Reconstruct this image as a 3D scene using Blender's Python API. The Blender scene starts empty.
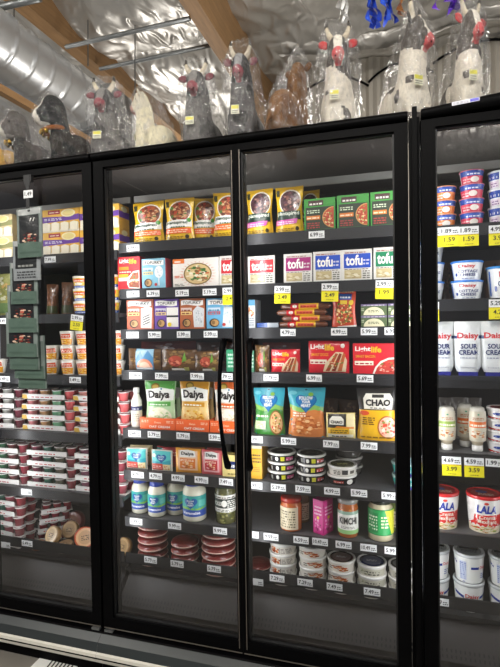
import bpy, bmesh, math, random
from mathutils import Vector, Matrix, noise
from mathutils.geometry import tessellate_polygon
R_ = random.Random(7)
SC = bpy.context.scene
COL = SC.collection
PI = math.pi

# ---------------------------------------------------------------- camera model (solved from the photograph)
YAW, PITCH, ROLL = math.radians(-16.7277), math.radians(-1.3915), math.radians(-0.9151)
CAM = Vector((0.58887, -1.82157, 1.5)); FPX = 488.44
_fw = Vector((math.sin(YAW)*math.cos(PITCH), math.cos(YAW)*math.cos(PITCH), math.sin(PITCH)))
_r = Vector((math.cos(YAW), -math.sin(YAW), 0)); _u = _r.cross(_fw)
CR = math.cos(ROLL)*_r + math.sin(ROLL)*_u; CU = -math.sin(ROLL)*_r + math.cos(ROLL)*_u
def at(x, y, Y):
    """world point seen at photo point (x,y) on the upright plane at depth Y"""
    d = CR*((x-250)/FPX) - CU*((y-333.5)/FPX) + _fw
    return CAM + d*((Y-CAM.y)/d.y)
def atz(x, y, Z):
    d = CR*((x-250)/FPX) - CU*((y-333.5)/FPX) + _fw
    return CAM + d*((Z-CAM.z)/d.z)
def meas(l, r, t, b, Y):
    """centre x, width, height in metres of a photo box standing on the plane at depth Y"""
    m = (t+b)/2
    a, c = at(l, m, Y), at(r, m, Y)
    return (a.x+c.x)/2, abs(c.x-a.x), at((l+r)/2, t, Y).z - at((l+r)/2, b, Y).z

# ---------------------------------------------------------------- colour + materials
def lin(h):
    if not isinstance(h, str): return tuple(h[:3])
    h = h.lstrip('#')
    o = []
    for i in (0, 2, 4):
        c = int(h[i:i+2], 16)/255
        o.append(c/12.92 if c <= .04045 else ((c+.055)/1.055)**2.4)
    return tuple(o)
def mix(a, b, t):
    a, b = lin(a), lin(b)
    return tuple(a[i]*(1-t)+b[i]*t for i in range(3))
def newmat(name):
    m = bpy.data.materials.new(name); m.use_nodes = True
    nt = m.node_tree; nt.nodes.clear()
    out = nt.nodes.new('ShaderNodeOutputMaterial')
    return m, nt, out
def principled(name, col=None, rough=.5, metal=0., spec=.5, coat=0., noise_s=0., noise_amt=.0, bump=0., bump_s=80., attr=False, stretch=None):
    m, nt, out = newmat(name)
    b = nt.nodes.new('ShaderNodeBsdfPrincipled'); nt.links.new(b.outputs[0], out.inputs[0])
    b.inputs['Roughness'].default_value = rough; b.inputs['Metallic'].default_value = metal
    b.inputs['Specular IOR Level'].default_value = spec; b.inputs['Coat Weight'].default_value = coat
    src = None
    if attr:
        a = nt.nodes.new('ShaderNodeAttribute'); a.attribute_name = 'Col'; src = a.outputs['Color']
    else:
        c = nt.nodes.new('ShaderNodeRGB'); c.outputs[0].default_value = (*lin(col), 1); src = c.outputs[0]
    tc = nt.nodes.new('ShaderNodeTexCoord'); vec = tc.outputs['Object']
    if stretch:
        mp = nt.nodes.new('ShaderNodeMapping'); mp.inputs['Scale'].default_value = stretch
        nt.links.new(vec, mp.inputs[0]); vec = mp.outputs[0]
    if noise_amt:
        n = nt.nodes.new('ShaderNodeTexNoise'); n.inputs['Scale'].default_value = noise_s; n.inputs['Detail'].default_value = 4
        nt.links.new(vec, n.inputs['Vector'])
        mr = nt.nodes.new('ShaderNodeMapRange'); mr.inputs[3].default_value = 1-noise_amt; mr.inputs[4].default_value = 1+noise_amt*.6
        nt.links.new(n.outputs[0], mr.inputs[0])
        mx = nt.nodes.new('ShaderNodeMix'); mx.data_type = 'RGBA'; mx.blend_type = 'MULTIPLY'; mx.inputs[0].default_value = 1
        nt.links.new(src, mx.inputs[6]); nt.links.new(mr.outputs[0], mx.inputs[7]); src = mx.outputs[2]
    nt.links.new(src, b.inputs['Base Color'])
    if bump:
        n2 = nt.nodes.new('ShaderNodeTexNoise'); n2.inputs['Scale'].default_value = bump_s; n2.inputs['Detail'].default_value = 3
        nt.links.new(vec, n2.inputs['Vector'])
        bp = nt.nodes.new('ShaderNodeBump'); bp.inputs['Strength'].default_value = bump; bp.inputs['Distance'].default_value = .004
        nt.links.new(n2.outputs[0], bp.inputs['Height']); nt.links.new(bp.outputs[0], b.inputs['Normal'])
    return m
M = {}
M['card'] = principled('printed_card', attr=True, rough=.45, noise_s=60, noise_amt=.06)
M['gloss'] = principled('printed_plastic', attr=True, rough=.25, noise_s=40, noise_amt=.05, coat=.3)
M['film'] = principled('printed_film', attr=True, rough=.28, noise_s=30, noise_amt=.12, bump=.5, bump_s=45, coat=.2)
M['plush'] = principled('plush_fur', attr=True, rough=.9, noise_s=90, noise_amt=.3, bump=.6, bump_s=220)
M['black'] = principled('black_anodised_metal', '#030304', rough=.5, spec=.06, noise_s=25, noise_amt=.15)
M['gasket'] = principled('black_rubber', '#070708', rough=.55, noise_s=25, noise_amt=.15)
M['chrome'] = principled('edge_highlight_metal', '#8d8780', rough=.3, metal=.9, noise_s=60, noise_amt=.1)
M['shelf'] = principled('grey_shelf_steel', '#5c5c5e', rough=.5, metal=.15, noise_s=20, noise_amt=.15)
M['rail'] = principled('dark_price_rail', '#1f1f21', rough=.4, noise_s=30, noise_amt=.15)
M['liner'] = principled('dark_case_liner', '#352f2d', rough=.55, noise_s=8, noise_amt=.2)
M['duct_strip'] = principled('grey_air_strip', '#a3a29c', rough=.5, noise_s=30, noise_amt=.1)
M['sill'] = principled('grey_bumper_plastic', '#2b3031', rough=.35, noise_s=12, noise_amt=.12)
M['bump'] = principled('pale_bumper_strip', '#c9c6bb', rough=.3, noise_s=25, noise_amt=.1)
M['wood'] = principled('glulam_timber', '#94714a', rough=.6, noise_s=4, noise_amt=.45, stretch=(9, 1, 9))
M['steel'] = principled('galvanised_steel', '#8c8f90', rough=.42, metal=.85, noise_s=14, noise_amt=.2)
M['duct'] = principled('spiral_duct_zinc', '#d0d2d4', rough=.33, metal=.75, noise_s=6, noise_amt=.18)
M['white'] = principled('white_enamel', '#e8e8e4', rough=.4, noise_s=20, noise_amt=.05)
def foil_mat():
    m, nt, out = newmat('silver_foil_insulation')
    b = nt.nodes.new('ShaderNodeBsdfPrincipled'); nt.links.new(b.outputs[0], out.inputs[0])
    b.inputs['Metallic'].default_value = .62; b.inputs['Roughness'].default_value = .40
    tc = nt.nodes.new('ShaderNodeTexCoord'); mp = nt.nodes.new('ShaderNodeMapping'); mp.inputs['Scale'].default_value = (1.5, .75, 1); mp.inputs['Rotation'].default_value = (0, 0, .35)
    nt.links.new(tc.outputs['Object'], mp.inputs[0])
    n = nt.nodes.new('ShaderNodeTexNoise'); n.noise_type = 'RIDGED_MULTIFRACTAL'; n.inputs['Scale'].default_value = 4.2; n.inputs['Detail'].default_value = 7; n.inputs['Distortion'].default_value = .9
    nt.links.new(mp.outputs[0], n.inputs['Vector'])
    bp = nt.nodes.new('ShaderNodeBump'); bp.inputs['Strength'].default_value = 1.; bp.inputs['Distance'].default_value = .05
    nt.links.new(n.outputs[0], bp.inputs['Height']); nt.links.new(bp.outputs[0], b.inputs['Normal'])
    n2 = nt.nodes.new('ShaderNodeTexNoise'); n2.inputs['Scale'].default_value = 1.2; nt.links.new(tc.outputs['Object'], n2.inputs['Vector'])
    mx = nt.nodes.new('ShaderNodeMix'); mx.data_type = 'RGBA'; nt.links.new(n2.outputs[0], mx.inputs[0]); mx.inputs[6].default_value = (*lin('#a9a59e'), 1); mx.inputs[7].default_value = (*lin('#d2d0cc'), 1)
    nt.links.new(mx.outputs[2], b.inputs['Base Color'])
    return m
M['foil'] = foil_mat()
def glass_mat():
    m, nt, out = newmat('door_glass')
    t = nt.nodes.new('ShaderNodeBsdfTransparent'); t.inputs[0].default_value = (.95, .95, .95, 1)
    g = nt.nodes.new('ShaderNodeBsdfGlossy'); g.inputs['Roughness'].default_value = .015
    g.inputs[0].default_value = (1, 1, 1, 1)
    n = nt.nodes.new('ShaderNodeTexNoise'); n.inputs['Scale'].default_value = 3
    tc = nt.nodes.new('ShaderNodeTexCoord'); nt.links.new(tc.outputs['Object'], n.inputs['Vector'])
    bp = nt.nodes.new('ShaderNodeBump'); bp.inputs['Strength'].default_value = .02; nt.links.new(n.outputs[0], bp.inputs['Height'])
    nt.links.new(bp.outputs[0], g.inputs['Normal'])
    f = nt.nodes.new('ShaderNodeFresnel'); f.inputs[0].default_value = 1.5
    mm = nt.nodes.new('ShaderNodeMath'); mm.operation = 'MULTIPLY'; mm.inputs[1].default_value = 1.7
    nt.links.new(f.outputs[0], mm.inputs[0])
    x = nt.nodes.new('ShaderNodeMixShader'); nt.links.new(mm.outputs[0], x.inputs[0])
    nt.links.new(t.outputs[0], x.inputs[1]); nt.links.new(g.outputs[0], x.inputs[2]); nt.links.new(x.outputs[0], out.inputs[0])
    return m
M['glass'] = glass_mat()
def bag_mat(hi=.5):
    m, nt, out = newmat('clear_plastic_wrap')
    tc = nt.nodes.new('ShaderNodeTexCoord')
    n = nt.nodes.new('ShaderNodeTexNoise'); n.inputs['Scale'].default_value = 34; n.inputs['Detail'].default_value = 6; n.inputs['Distortion'].default_value = 1.8
    mp = nt.nodes.new('ShaderNodeMapping'); mp.inputs['Scale'].default_value = (1, 1, .45)
    nt.links.new(tc.outputs['Object'], mp.inputs[0]); nt.links.new(mp.outputs[0], n.inputs['Vector'])
    bp = nt.nodes.new('ShaderNodeBump'); bp.inputs['Strength'].default_value = 1.; bp.inputs['Distance'].default_value = .02
    nt.links.new(n.outputs[0], bp.inputs['Height'])
    t = nt.nodes.new('ShaderNodeBsdfTransparent'); t.inputs[0].default_value = (.98, .98, .98, 1)
    g = nt.nodes.new('ShaderNodeBsdfGlossy'); g.inputs['Roughness'].default_value = .12; nt.links.new(bp.outputs[0], g.inputs['Normal'])
    d = nt.nodes.new('ShaderNodeBsdfDiffuse'); d.inputs[0].default_value = (.75, .76, .78, 1); nt.links.new(bp.outputs[0], d.inputs['Normal'])
    ad = nt.nodes.new('ShaderNodeMixShader'); ad.inputs[0].default_value = .16
    nt.links.new(g.outputs[0], ad.inputs[1]); nt.links.new(d.outputs[0], ad.inputs[2])
    cr = nt.nodes.new('ShaderNodeMapRange'); cr.inputs[1].default_value = .45; cr.inputs[2].default_value = .72; cr.inputs[3].default_value = .05; cr.inputs[4].default_value = hi
    nt.links.new(n.outputs[0], cr.inputs[0])
    x = nt.nodes.new('ShaderNodeMixShader'); nt.links.new(cr.outputs[0], x.inputs[0])
    nt.links.new(t.outputs[0], x.inputs[1]); nt.links.new(ad.outputs[0], x.inputs[2]); nt.links.new(x.outputs[0], out.inputs[0])
    return m
M['wrap'] = bag_mat(); M['wrap_clear'] = bag_mat(.26)

# ---------------------------------------------------------------- mesh builder
class MB:
    def __init__(s): s.v = []; s.f = []; s.c = []; s.m = []; s.sm = []
    def face(s, pts, col=(.5, .5, .5), mat=0, smooth=False):
        b = len(s.v); s.v.extend(tuple(p) for p in pts); s.f.append(tuple(range(b, b+len(pts))))
        s.c.append(lin(col)); s.m.append(mat); s.sm.append(smooth)
    def idx(s, verts, faces, col, mat=0, smooth=False):
        b = len(s.v); s.v.extend(tuple(p) for p in verts); col = lin(col)
        for f in faces:
            s.f.append(tuple(b+i for i in f)); s.c.append(col); s.m.append(mat); s.sm.append(smooth)
    def grid(s, fn, nu, nv, col, mat=0, smooth=True):
        b = len(s.v); cf = col if callable(col) else None; cc = None if cf else lin(col)
        for j in range(nv+1):
            for i in range(nu+1): s.v.append(tuple(fn(i/nu, j/nv)))
        for j in range(nv):
            for i in range(nu):
                a = b+j*(nu+1)+i
                s.f.append((a, a+1, a+nu+2, a+nu+1)); s.c.append(lin(cf((i+.5)/nu, (j+.5)/nv)) if cf else cc); s.m.append(mat); s.sm.append(smooth)
    def box(s, x0, y0, z0, x1, y1, z1, col=(.5, .5, .5), mat=0):
        v = [(x0, y0, z0), (x1, y0, z0), (x1, y1, z0), (x0, y1, z0), (x0, y0, z1), (x1, y0, z1), (x1, y1, z1), (x0, y1, z1)]
        s.idx(v, [(0, 1, 5, 4), (1, 2, 6, 5), (2, 3, 7, 6), (3, 0, 4, 7), (4, 5, 6, 7), (3, 2, 1, 0)], col, mat)
    def cbox(s, x0, y0, z0, x1, y1, z1, col=(.5, .5, .5), mat=0, c=.004):
        """box with chamfered upright front edges and top front edge"""
        pl = [(x0, y0+c), (x0+c, y0), (x1-c, y0), (x1, y0+c), (x1, y1), (x0, y1)]
        n = 6
        v = [(x, y, z0) for x, y in pl]+[(x, y, z1-c) for x, y in pl]
        pi = [(x0+c*.5, y0+c*1.2), (x0+c, y0+c), (x1-c, y0+c), (x1-c*.5, y0+c*1.2), (x1-c*.5, y1), (x0+c*.5, y1)]
        v += [(x, y, z1) for x, y in pi]
        f = []
        for k in (0, 1):
            for i in range(n): f.append((k*n+i, k*n+(i+1) % n, (k+1)*n+(i+1) % n, (k+1)*n+i))
        f.append(tuple(range(2*n, 3*n))); f.append(tuple(range(n-1, -1, -1)))
        s.idx(v, f, col, mat)
    def lathe(s, prof, cols, n=28, mat=0, c=(0, 0, 0), smooth=True, cap0=True, cap1=True, arc=None):
        b = len(s.v)
        for r, z in prof:
            for i in range(n):
                a = 2*PI*i/n; s.v.append((c[0]+r*math.sin(a), c[1]-r*math.cos(a), c[2]+z))
        for j in range(len(prof)-1):
            col = lin(cols[min(j, len(cols)-1)] if isinstance(cols, list) else cols)
            for i in range(n):
                k = (i+1) % n
                s.f.append((b+j*n+i, b+j*n+k, b+(j+1)*n+k, b+(j+1)*n+i)); s.c.append(col); s.m.append(mat); s.sm.append(smooth)
        if cap0: s.f.append(tuple(b+i for i in range(n-1, -1, -1))); s.c.append(lin(cols[0] if isinstance(cols, list) else cols)); s.m.append(mat); s.sm.append(False)
        if cap1:
            t = b+(len(prof)-1)*n
            s.f.append(tuple(t+i for i in range(n))); s.c.append(lin(cols[-1] if isinstance(cols, list) else cols)); s.m.append(mat); s.sm.append(False)
    def tube(s, pts, rad, col, n=8, mat=0, caps=True):
        pts = [Vector(p) for p in pts]; b = len(s.v); col = lin(col)
        for k, p in enumerate(pts):
            t = (pts[min(k+1, len(pts)-1)]-pts[max(k-1, 0)]).normalized()
            ref = Vector((1, 0, 0)) if abs(t.x) < .8 else Vector((0, 1, 0))
            e1 = t.cross(ref).normalized(); e2 = t.cross(e1)
            r = rad[k] if isinstance(rad, (list, tuple)) else rad
            for i in range(n): s.v.append(tuple(p+(e1*math.cos(2*PI*i/n)+e2*math.sin(2*PI*i/n))*r))
        for k in range(len(pts)-1):
            for i in range(n):
                j = (i+1) % n
                s.f.append((b+k*n+i, b+k*n+j, b+(k+1)*n+j, b+(k+1)*n+i)); s.c.append(col); s.m.append(mat); s.sm.append(True)
        if caps:
            for k in (0, len(pts)-1):
                s.f.append(tuple(b+k*n+i for i in range(n))); s.c.append(col); s.m.append(mat); s.sm.append(False)
    def ball(s, c, r, col, mat=0, nu=12, nv=8, rot=None):
        r = r if isinstance(r, (tuple, list)) else (r, r, r); c = Vector(c)
        def fn(u, v):
            a, e = 2*PI*u, PI*(v-.5)
            p = Vector((r[0]*math.cos(a)*math.cos(e), r[1]*math.sin(a)*math.cos(e), r[2]*math.sin(e)))
            return c+(rot @ p if rot else p)
        s.grid(fn, nu, nv, col, mat)
    def build(s, name, mats, parent=None):
        me = bpy.data.meshes.new(name); me.from_pydata(s.v, [], s.f)
        for m in (mats if isinstance(mats, (list, tuple)) else [mats]): me.materials.append(M[m] if isinstance(m, str) else m)
        a = me.attributes.new('Col', 'FLOAT_COLOR', 'FACE')
        flat = []
        for c in s.c: flat.extend((c[0], c[1], c[2], 1.))
        a.data.foreach_set('color', flat)
        me.polygons.foreach_set('material_index', s.m); me.polygons.foreach_set('use_smooth', s.sm)
        me.update(); me.validate()
        o = bpy.data.objects.new(name, me); COL.objects.link(o)
        if parent: o.parent = parent
        return o

# ---------------------------------------------------------------- lettering
_GL = {}
def glyphs(txt, bold=0., shear=0.):
    k = (txt, bold, shear)
    if k not in _GL:
        cu = bpy.data.curves.new('t', 'FONT'); cu.body = txt; cu.resolution_u = 2; cu.offset = bold; cu.shear = shear; cu.align_x = 'CENTER'
        ob = bpy.data.objects.new('t', cu)
        me = bpy.data.meshes.new_from_object(ob)
        vs = [(v.co.x, v.co.y) for v in me.vertices]; fs = [tuple(p.vertices) for p in me.polygons]
        x0 = min(v[0] for v in vs); x1 = max(v[0] for v in vs); y0 = min(v[1] for v in vs); y1 = max(v[1] for v in vs)
        vs = [((x-x0)/(x1-x0), (y-y0)/(y1-y0)) for x, y in vs]
        bpy.data.objects.remove(ob); bpy.data.curves.remove(cu); bpy.data.meshes.remove(me)
        _GL[k] = (vs, fs)
    return _GL[k]
class Art:
    """prints flat shapes and lettering on a surface S(u,v,h), u and v in 0..1"""
    def __init__(s, mb, S, sub=(1, 1), h0=.0004, dh=.0003, mat=0):
        s.mb, s.S, s.sub, s.h, s.dh, s.mat = mb, S, sub, h0, dh, mat
    def up(s): s.h += s.dh
    def rect(s, u0, v0, u1, v1, col):
        h = s.h; nu = max(1, round(s.sub[0]*abs(u1-u0))); nv = max(1, round(s.sub[1]*abs(v1-v0)))
        s.mb.grid(lambda a, b: s.S(u0+a*(u1-u0), v0+b*(v1-v0), h), nu, nv, col, s.mat, s.sub[0] > 1); s.up()
    def ell(s, cu, cv, ru, rv, col, n=20, up=True, a0=0., a1=2*PI):
        h = s.h; rings = 3 if s.sub[0] > 1 and ru > .1 else 1
        b = [s.S(cu, cv, h)]; f = []
        full = abs(a1-a0-2*PI) < 1e-3; m = n if full else n+1
        cl = lambda x: min(.999, max(.001, x))
        for k in range(1, rings+1):
            for i in range(m):
                a = a0+(a1-a0)*i/n; b.append(s.S(cl(cu+ru*k/rings*math.cos(a)), cl(cv+rv*k/rings*math.sin(a)), h))
        for i in range(n):
            j = (i+1) % m if full else i+1
            f.append((0, 1+i, 1+j))
            for k in range(1, rings): f.append((1+(k-1)*m+i, 1+k*m+i, 1+k*m+j, 1+(k-1)*m+j))
        s.mb.idx(b, f, col, s.mat, s.sub[0] > 1)
        if up: s.up()
    def poly(s, pts, col):
        h = s.h
        tr = tessellate_polygon([[Vector((p[0], p[1], 0)) for p in pts]])
        tris = [tuple(pts[i][:2] for i in t) for t in tr]
        lim = .13 if s.sub[0] > 1 else 9; out = []
        while tris:
            a, b, c = tris.pop(); e = [math.dist(a, b), math.dist(b, c), math.dist(c, a)]; k = e.index(max(e))
            if e[k] <= lim or len(out) > 900: out.append((a, b, c)); continue
            if k == 1: a, b, c = b, c, a
            elif k == 2: a, b, c = c, a, b
            m = ((a[0]+b[0])/2, (a[1]+b[1])/2); tris += [(a, m, c), (m, b, c)]
        vs = []; fs = []
        for t in out: fs.append((len(vs), len(vs)+1, len(vs)+2)); vs += [s.S(p[0], p[1], h) for p in t]
        s.mb.idx(vs, fs, col, s.mat); s.up()
    def txt(s, t, u0, v0, u1, v1, col, bold=.02, shear=0.):
        vs, fs = glyphs(t, bold, shear); h = s.h+(.0002 if s.sub[0] <= 1 else .0011)
        s.mb.idx([s.S(u0+x*(u1-u0), v0+y*(v1-v0), h) for x, y in vs], fs, col, s.mat); s.up()
    def bars(s, u0, v0, u1, v1, n, col, seed=1):
        """rows of illegible small print"""
        r = random.Random(seed); st = (v1-v0)/n; h = s.h
        for i in range(n):
            u = u0
            while u < u1-.02:
                w = min(u1-u, r.uniform(.04, .14)); vv = v0+i*st
                s.mb.face([s.S(u, vv, h), s.S(u+w, vv, h), s.S(u+w, vv+st*.5, h), s.S(u, vv+st*.5, h)], col, s.mat); u += w+.03
        s.up()
    def food(s, cu, cv, ru, rv, cols, n=34, size=.16, seed=1):
        r = random.Random(seed)
        for i in range(n):
            a, q = r.uniform(0, 2*PI), math.sqrt(r.random())*.86
            z = r.uniform(.6, 1.2)*size
            s.ell(cu+ru*q*math.cos(a), cv+rv*q*math.sin(a), ru*z, rv*z*r.uniform(.5, 1), cols[i % len(cols)], n=6, up=False)
            s.h += .00001
        s.up()
    def heart(s, cu, cv, ru, rv, col):
        pts = []
        for i in range(28):
            t = 2*PI*i/28
            pts.append((cu+ru*(math.sin(t)**3), cv+rv*((13*math.cos(t)-5*math.cos(2*t)-2*math.cos(3*t)-math.cos(4*t))/16)))
        s.poly(pts, col)

# ---------------------------------------------------------------- object helpers
def tag(o, label=None, cat=None, group=None, kind=None):
    if label: o['label'] = label
    if cat: o['category'] = cat
    if group: o['group'] = group
    if kind: o['kind'] = kind
    return o
def empty(name, loc=(0, 0, 0), rz=0.):
    o = bpy.data.objects.new(name, None); COL.objects.link(o); o.location = loc; o.rotation_euler = (0, 0, rz); o.empty_display_size = .02
    return o
_KIDS = {}
def dup(o, parent=None):
    c = o.copy(); COL.objects.link(c)
    if parent: c.parent = parent
    for ch in list(o.children): dup(ch, c)
    return c
def place(o, x, y, z, rz=0., rx=0., ry=0.):
    o.location = (x, y, z); o.rotation_euler = (math.radians(rx), math.radians(ry), math.radians(rz)); return o

# ---------------------------------------------------------------- product bodies (origin at base centre, front faces -Y)
def flatS(w, h, y, x0=None):
    x0 = -w/2 if x0 is None else x0
    return lambda u, v, e: (x0+u*w, y-e, v*h)
def carton(name, w, h, d, side, art=None, mat='card', sideart=None, topart=None):
    mb = MB(); mb.box(-w/2, 0, 0, w/2, d, h, side)
    if art: art(Art(mb, flatS(w, h, 0)))
    if sideart: sideart(Art(mb, lambda u, v, e: (w/2+e, u*d, v*h)))
    if topart: topart(Art(mb, lambda u, v, e: (-w/2+u*w, v*d, h+e)))
    return mb.build(name, mat)
def pouch(name, w, h, d, col, art=None, mat='film', flat=False, seed=0, topcut=0.):
    """soft bag: gusseted base (or pillow when flat), thin heat-sealed top"""
    rr = random.Random(seed); ph = [rr.uniform(0, 6) for _ in range(4)]
    def th(u, v):
        pu = max(0., 1-abs(2*u-1)**2.6)**.6
        pv = (max(0., math.sin(PI*min(1, max(0, v))))**.5 if flat else (max(0., 1-v**1.9))**.8*(.9+.1*min(1, v*8)))
        return .0015+d*.5*pu*pv
    def wv(u, v): return .0016*math.sin(9*u+ph[0]+3*v)*math.sin(7*v+ph[1])*min(1, w/.12)
    def S(u, v, e):
        inset = .012*w/.12*(math.sin(PI*v)**2)*.6 if not flat else 0.
        x = (-w/2+u*w)*(1-2*inset/w) if w else 0
        return (x, d*.5-th(u, v)-wv(u, v)*.7-e, v*h+.002*math.sin(3*u+ph[2])*v)
    def Sb(u, v): p = S(u, v, 0); return (-p[0] if False else p[0], d*.5+th(u, v), p[2])
    mb = MB(); mb.grid(lambda a, b: S(a, b, 0), 16, 16, col); mb.grid(lambda a, b: Sb(1-a, b), 8, 8, col)
    if not flat: mb.face([S(0, 0, 0), S(.5, 0, 0), S(1, 0, 0), Sb(.5, 0)], col)
    if art: art(Art(mb, S, (12, 12), h0=.0012, dh=.0004))
    return mb.build(name, mat)
def roundS(rb, rt, h, z0=0., span=150.):
    sp = math.radians(span)
    def S(u, v, e):
        a = (u-.5)*sp; r = rb+(rt-rb)*v+e
        return (r*math.sin(a), -r*math.cos(a), z0+v*h)
    return S
def tub(name, rt, rb, h, col, lid, art=None, lid_h=.010, lid_r=None, lidart=None, lid_in=None, mat='gloss', n=28, span=150.):
    """tapered tub with a separate snap lid; total height is h"""
    hb = h-lid_h; lr = lid_r or rt+.0025
    mb = MB(); mb.lathe([(rb*.9, .003), (rb*.9, 0), (rb, .002), (rt, hb), (rt*.9, hb)], col, n=n)
    if art: art(Art(mb, roundS(rb, rt, hb, 0, span), (14, 2)))
    o = mb.build(name, mat)
    l = MB(); l.lathe([(rt*.8, hb), (lr, hb), (lr, hb+lid_h*.75), (lr*.97, h), (lr*.9, h), (lr*.88, h-.002), (.001, h-.002)], [lid]*4+[lid_in or lid]*3, n=n)
    if lidart: lidart(Art(l, lambda u, v, e: ((u-.5)*lr*1.7, (v-.5)*lr*1.7, h-.002+e), h0=.0003))
    l.build('lid', mat, o)
    return o
def jar(name, r, h, neck_r, lid_h, content, lid, art=None, label=(.2, .7), food=None, shoulder=.78, mat='gloss'):
    hb = h-lid_h
    mb = MB(); zs = hb*shoulder
    mb.lathe([(r*.85, 0), (r, .006), (r, zs), (r*.93, zs+(hb-zs)*.4), (neck_r, zs+(hb-zs)*.85), (neck_r, hb)], content, n=28)
    if food:
        A = Art(mb, roundS(r, r, zs-.004, .004, 170), (16, 2)); A.food(.5, .5, .5, .5, food, n=60, size=.12, seed=int(r*9999))
    o = mb.build(name, mat)
    l = MB(); l.lathe([(neck_r*1.05, hb), (neck_r*1.1, hb), (neck_r*1.1, h-.003), (neck_r*1.02, h), (.001, h)], lid, n=28); l.build('lid', mat, o)
    if art:
        a = MB(); z0, z1 = label[0]*h, label[1]*h
        A = Art(a, roundS(r, r, z1-z0, z0, 165), (16, 2), h0=.0014); art(A); a.build('label', 'card', o)
    return o
# ================================================================ room setting
def struct(name, mb, mats): return tag(mb.build(name, mats), kind='structure')
M['floor'] = principled('polished_concrete', '#77736c', rough=.3, noise_s=3, noise_amt=.2)
mb = MB(); mb.box(-8, -11, -.1, 5, 8.3, 0); struct('floor', mb, 'floor')
# corrugated back wall
M['corr'] = principled('corrugated_wall_steel', '#a39d92', rough=.5, metal=.25, noise_s=3, noise_amt=.15)
def corr_wall(name, p0, p1, top):
    mb = MB(); p0, p1 = Vector(p0), Vector(p1); n = (p1-p0).length; d = (p1-p0)/n; nn = Vector((d.y, -d.x))
    def fn(u, v):
        k = (u*n*6) % 1; q = p0+d*n*u+nn*(.02 if k < .5 else -.02)*min(1, abs(math.sin(2*PI*k))*2.5)
        return (q.x, q.y, v*top)
    mb.grid(fn, int(n*48), 1, '#a39d92', 0, False); struct(name, mb, 'corr')
corr_wall('wall_back', (-.55, 4.1), (5, 4.1), 5)
corr_wall('wall_side', (-.55, 8.2), (-.55, 4.12), 5)
corr_wall('wall_far', (-8, 8.2), (-.5, 8.2), 5)
# foil-faced insulation, sagging between the straps
def foil(u, v):
    x = -8+13*u; y = -11+19.2*v
    sag = .10*abs(math.sin(PI*(y+.35)/1.22))**.8
    n = noise.noise(Vector((x*1.1, y*1.7, 3.3)))*.06+noise.noise(Vector((x*2.6+y*.8, y*1.5, 1.3)))*.05+abs(noise.noise(Vector((x*4-y*2, y*2+x*1.5, 4.3))))*.05
    return (x, y, 4.6-sag+n)
mb = MB(); mb.grid(foil, 380, 420, '#c9c8c4'); struct('ceiling', mb, 'foil')
# foil blanket hanging down over the top of the back wall
def foilw(u, v):
    x = -.62+5.4*u
    z = 4.80-v*(.44+.06*math.sin(3.1*x+.6))
    y = 3.9-.28*abs(math.sin(PI*v*2.5))**.7-.12*v+noise.noise(Vector((x*1.6, v*3, 3)))*.07+noise.noise(Vector((x*5, v*8, 5)))*.06+abs(noise.noise(Vector((x*11, v*14, 8))))*.05
    return (x, y, z)
mb = MB(); mb.grid(foilw, 150, 60, '#c9c8c4'); o = mb.build('hanging_insulation_blanket', 'foil')
tag(o, 'crumpled silver foil insulation blanket draped over the corrugated back wall', 'insulation')
mb = MB()
for x0, x1, zz in ((-.5, .3, 4.36), (.3, 1.0, 4.40), (1.0, 2.0, 4.50)):
    mb.tube([(x0+(x1-x0)*i/14, 4.05, zz-.16*(2*i/14-1)**2) for i in range(15)], .014, '#222222')
o = mb.build('foil_edge_arc', 'black'); tag(o, 'thin dark arched edge line between the foil and the corrugated wall', 'edge line')  # tube arcs stand in for the dark curved edge between foil and wall
# timber beams running away from the aisle
def beam(label, x0, x1, z0, z1, y0, y1):
    mb = MB(); mb.box(x0, y0, z0, x1, y1, z1, '#a8713c')
    return tag(mb.build('timber_beam', 'wood'), label, 'beam', 'timber roof beams', 'structure')
beam('brown timber roof beam running alongside the top of the silver spiral duct', -2.69, -2.54, 4.35, 4.9, -6, 8.1)
beam('wide pale timber roof beam above the brown bagged cow', -1.075, -.93, 4.1, 4.9, -6, 8.1)
beam('low brown timber beam underneath the silver spiral duct', -2.19, -2.13, 3.19, 3.245, -1.5, 4.0)
# thin steel straps across the beams
def strut(label, p0, p1, Z, rad=.022):
    a = atz(*p0, Z); b = atz(*p1, Z); d = b-a; mb = MB(); mb.tube([a, a+d*.5, b], rad, '#707274', 6)
    o = mb.build('hanging_strut', 'steel'); tag(o, label, 'strut', 'steel roof struts')
strut('grey steel strut crossing between the two timber beams', (66, 47), (190, 18.5), 4.1)
strut('grey steel strut across the foil, lower than the one between the beams', (100, 69), (212, 45), 4.22)
strut('grey steel strut over the duct at the top edge of the picture', (-4, 8), (40, -2), 4.0, .03)
# spiral duct
RD = .24; st = Vector((-2.27, -3.0, 3.6)); dd = Vector((0, 1, 0)); L = 5.25
E1 = Vector((0, 0, 1)); E2 = dd.cross(E1).normalized()
def duct(u, v):
    t = v*L; a = 2*PI*u
    k = ((t/.2)+u) % 1; r = RD+(.009 if k < .1 else 0)
    return st+dd*t+(E1*math.cos(a)+E2*math.sin(a))*r
t_ = empty('hanging_spiral_duct', st); mb = MB(); 
mb.grid(lambda u, v: Vector(duct(u, v))-st, 40, 330, '#c4c6c7'); mb.build('duct_pipe', 'duct', t_)
mb = MB()
e = dd*L
mb.lathe([(RD+.02, 0), (RD+.02, .05)], '#999999', 32)
ring = mb.build('end_collar', 'steel', t_); ring.location = e-dd*.02; ring.rotation_mode = 'QUATERNION'; ring.rotation_quaternion = dd.to_track_quat('Z', 'Y')
tag(t_, 'large silver spiral ventilation duct hanging under the roof', 'duct')
b0 = st+dd*(L+.05)
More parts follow.
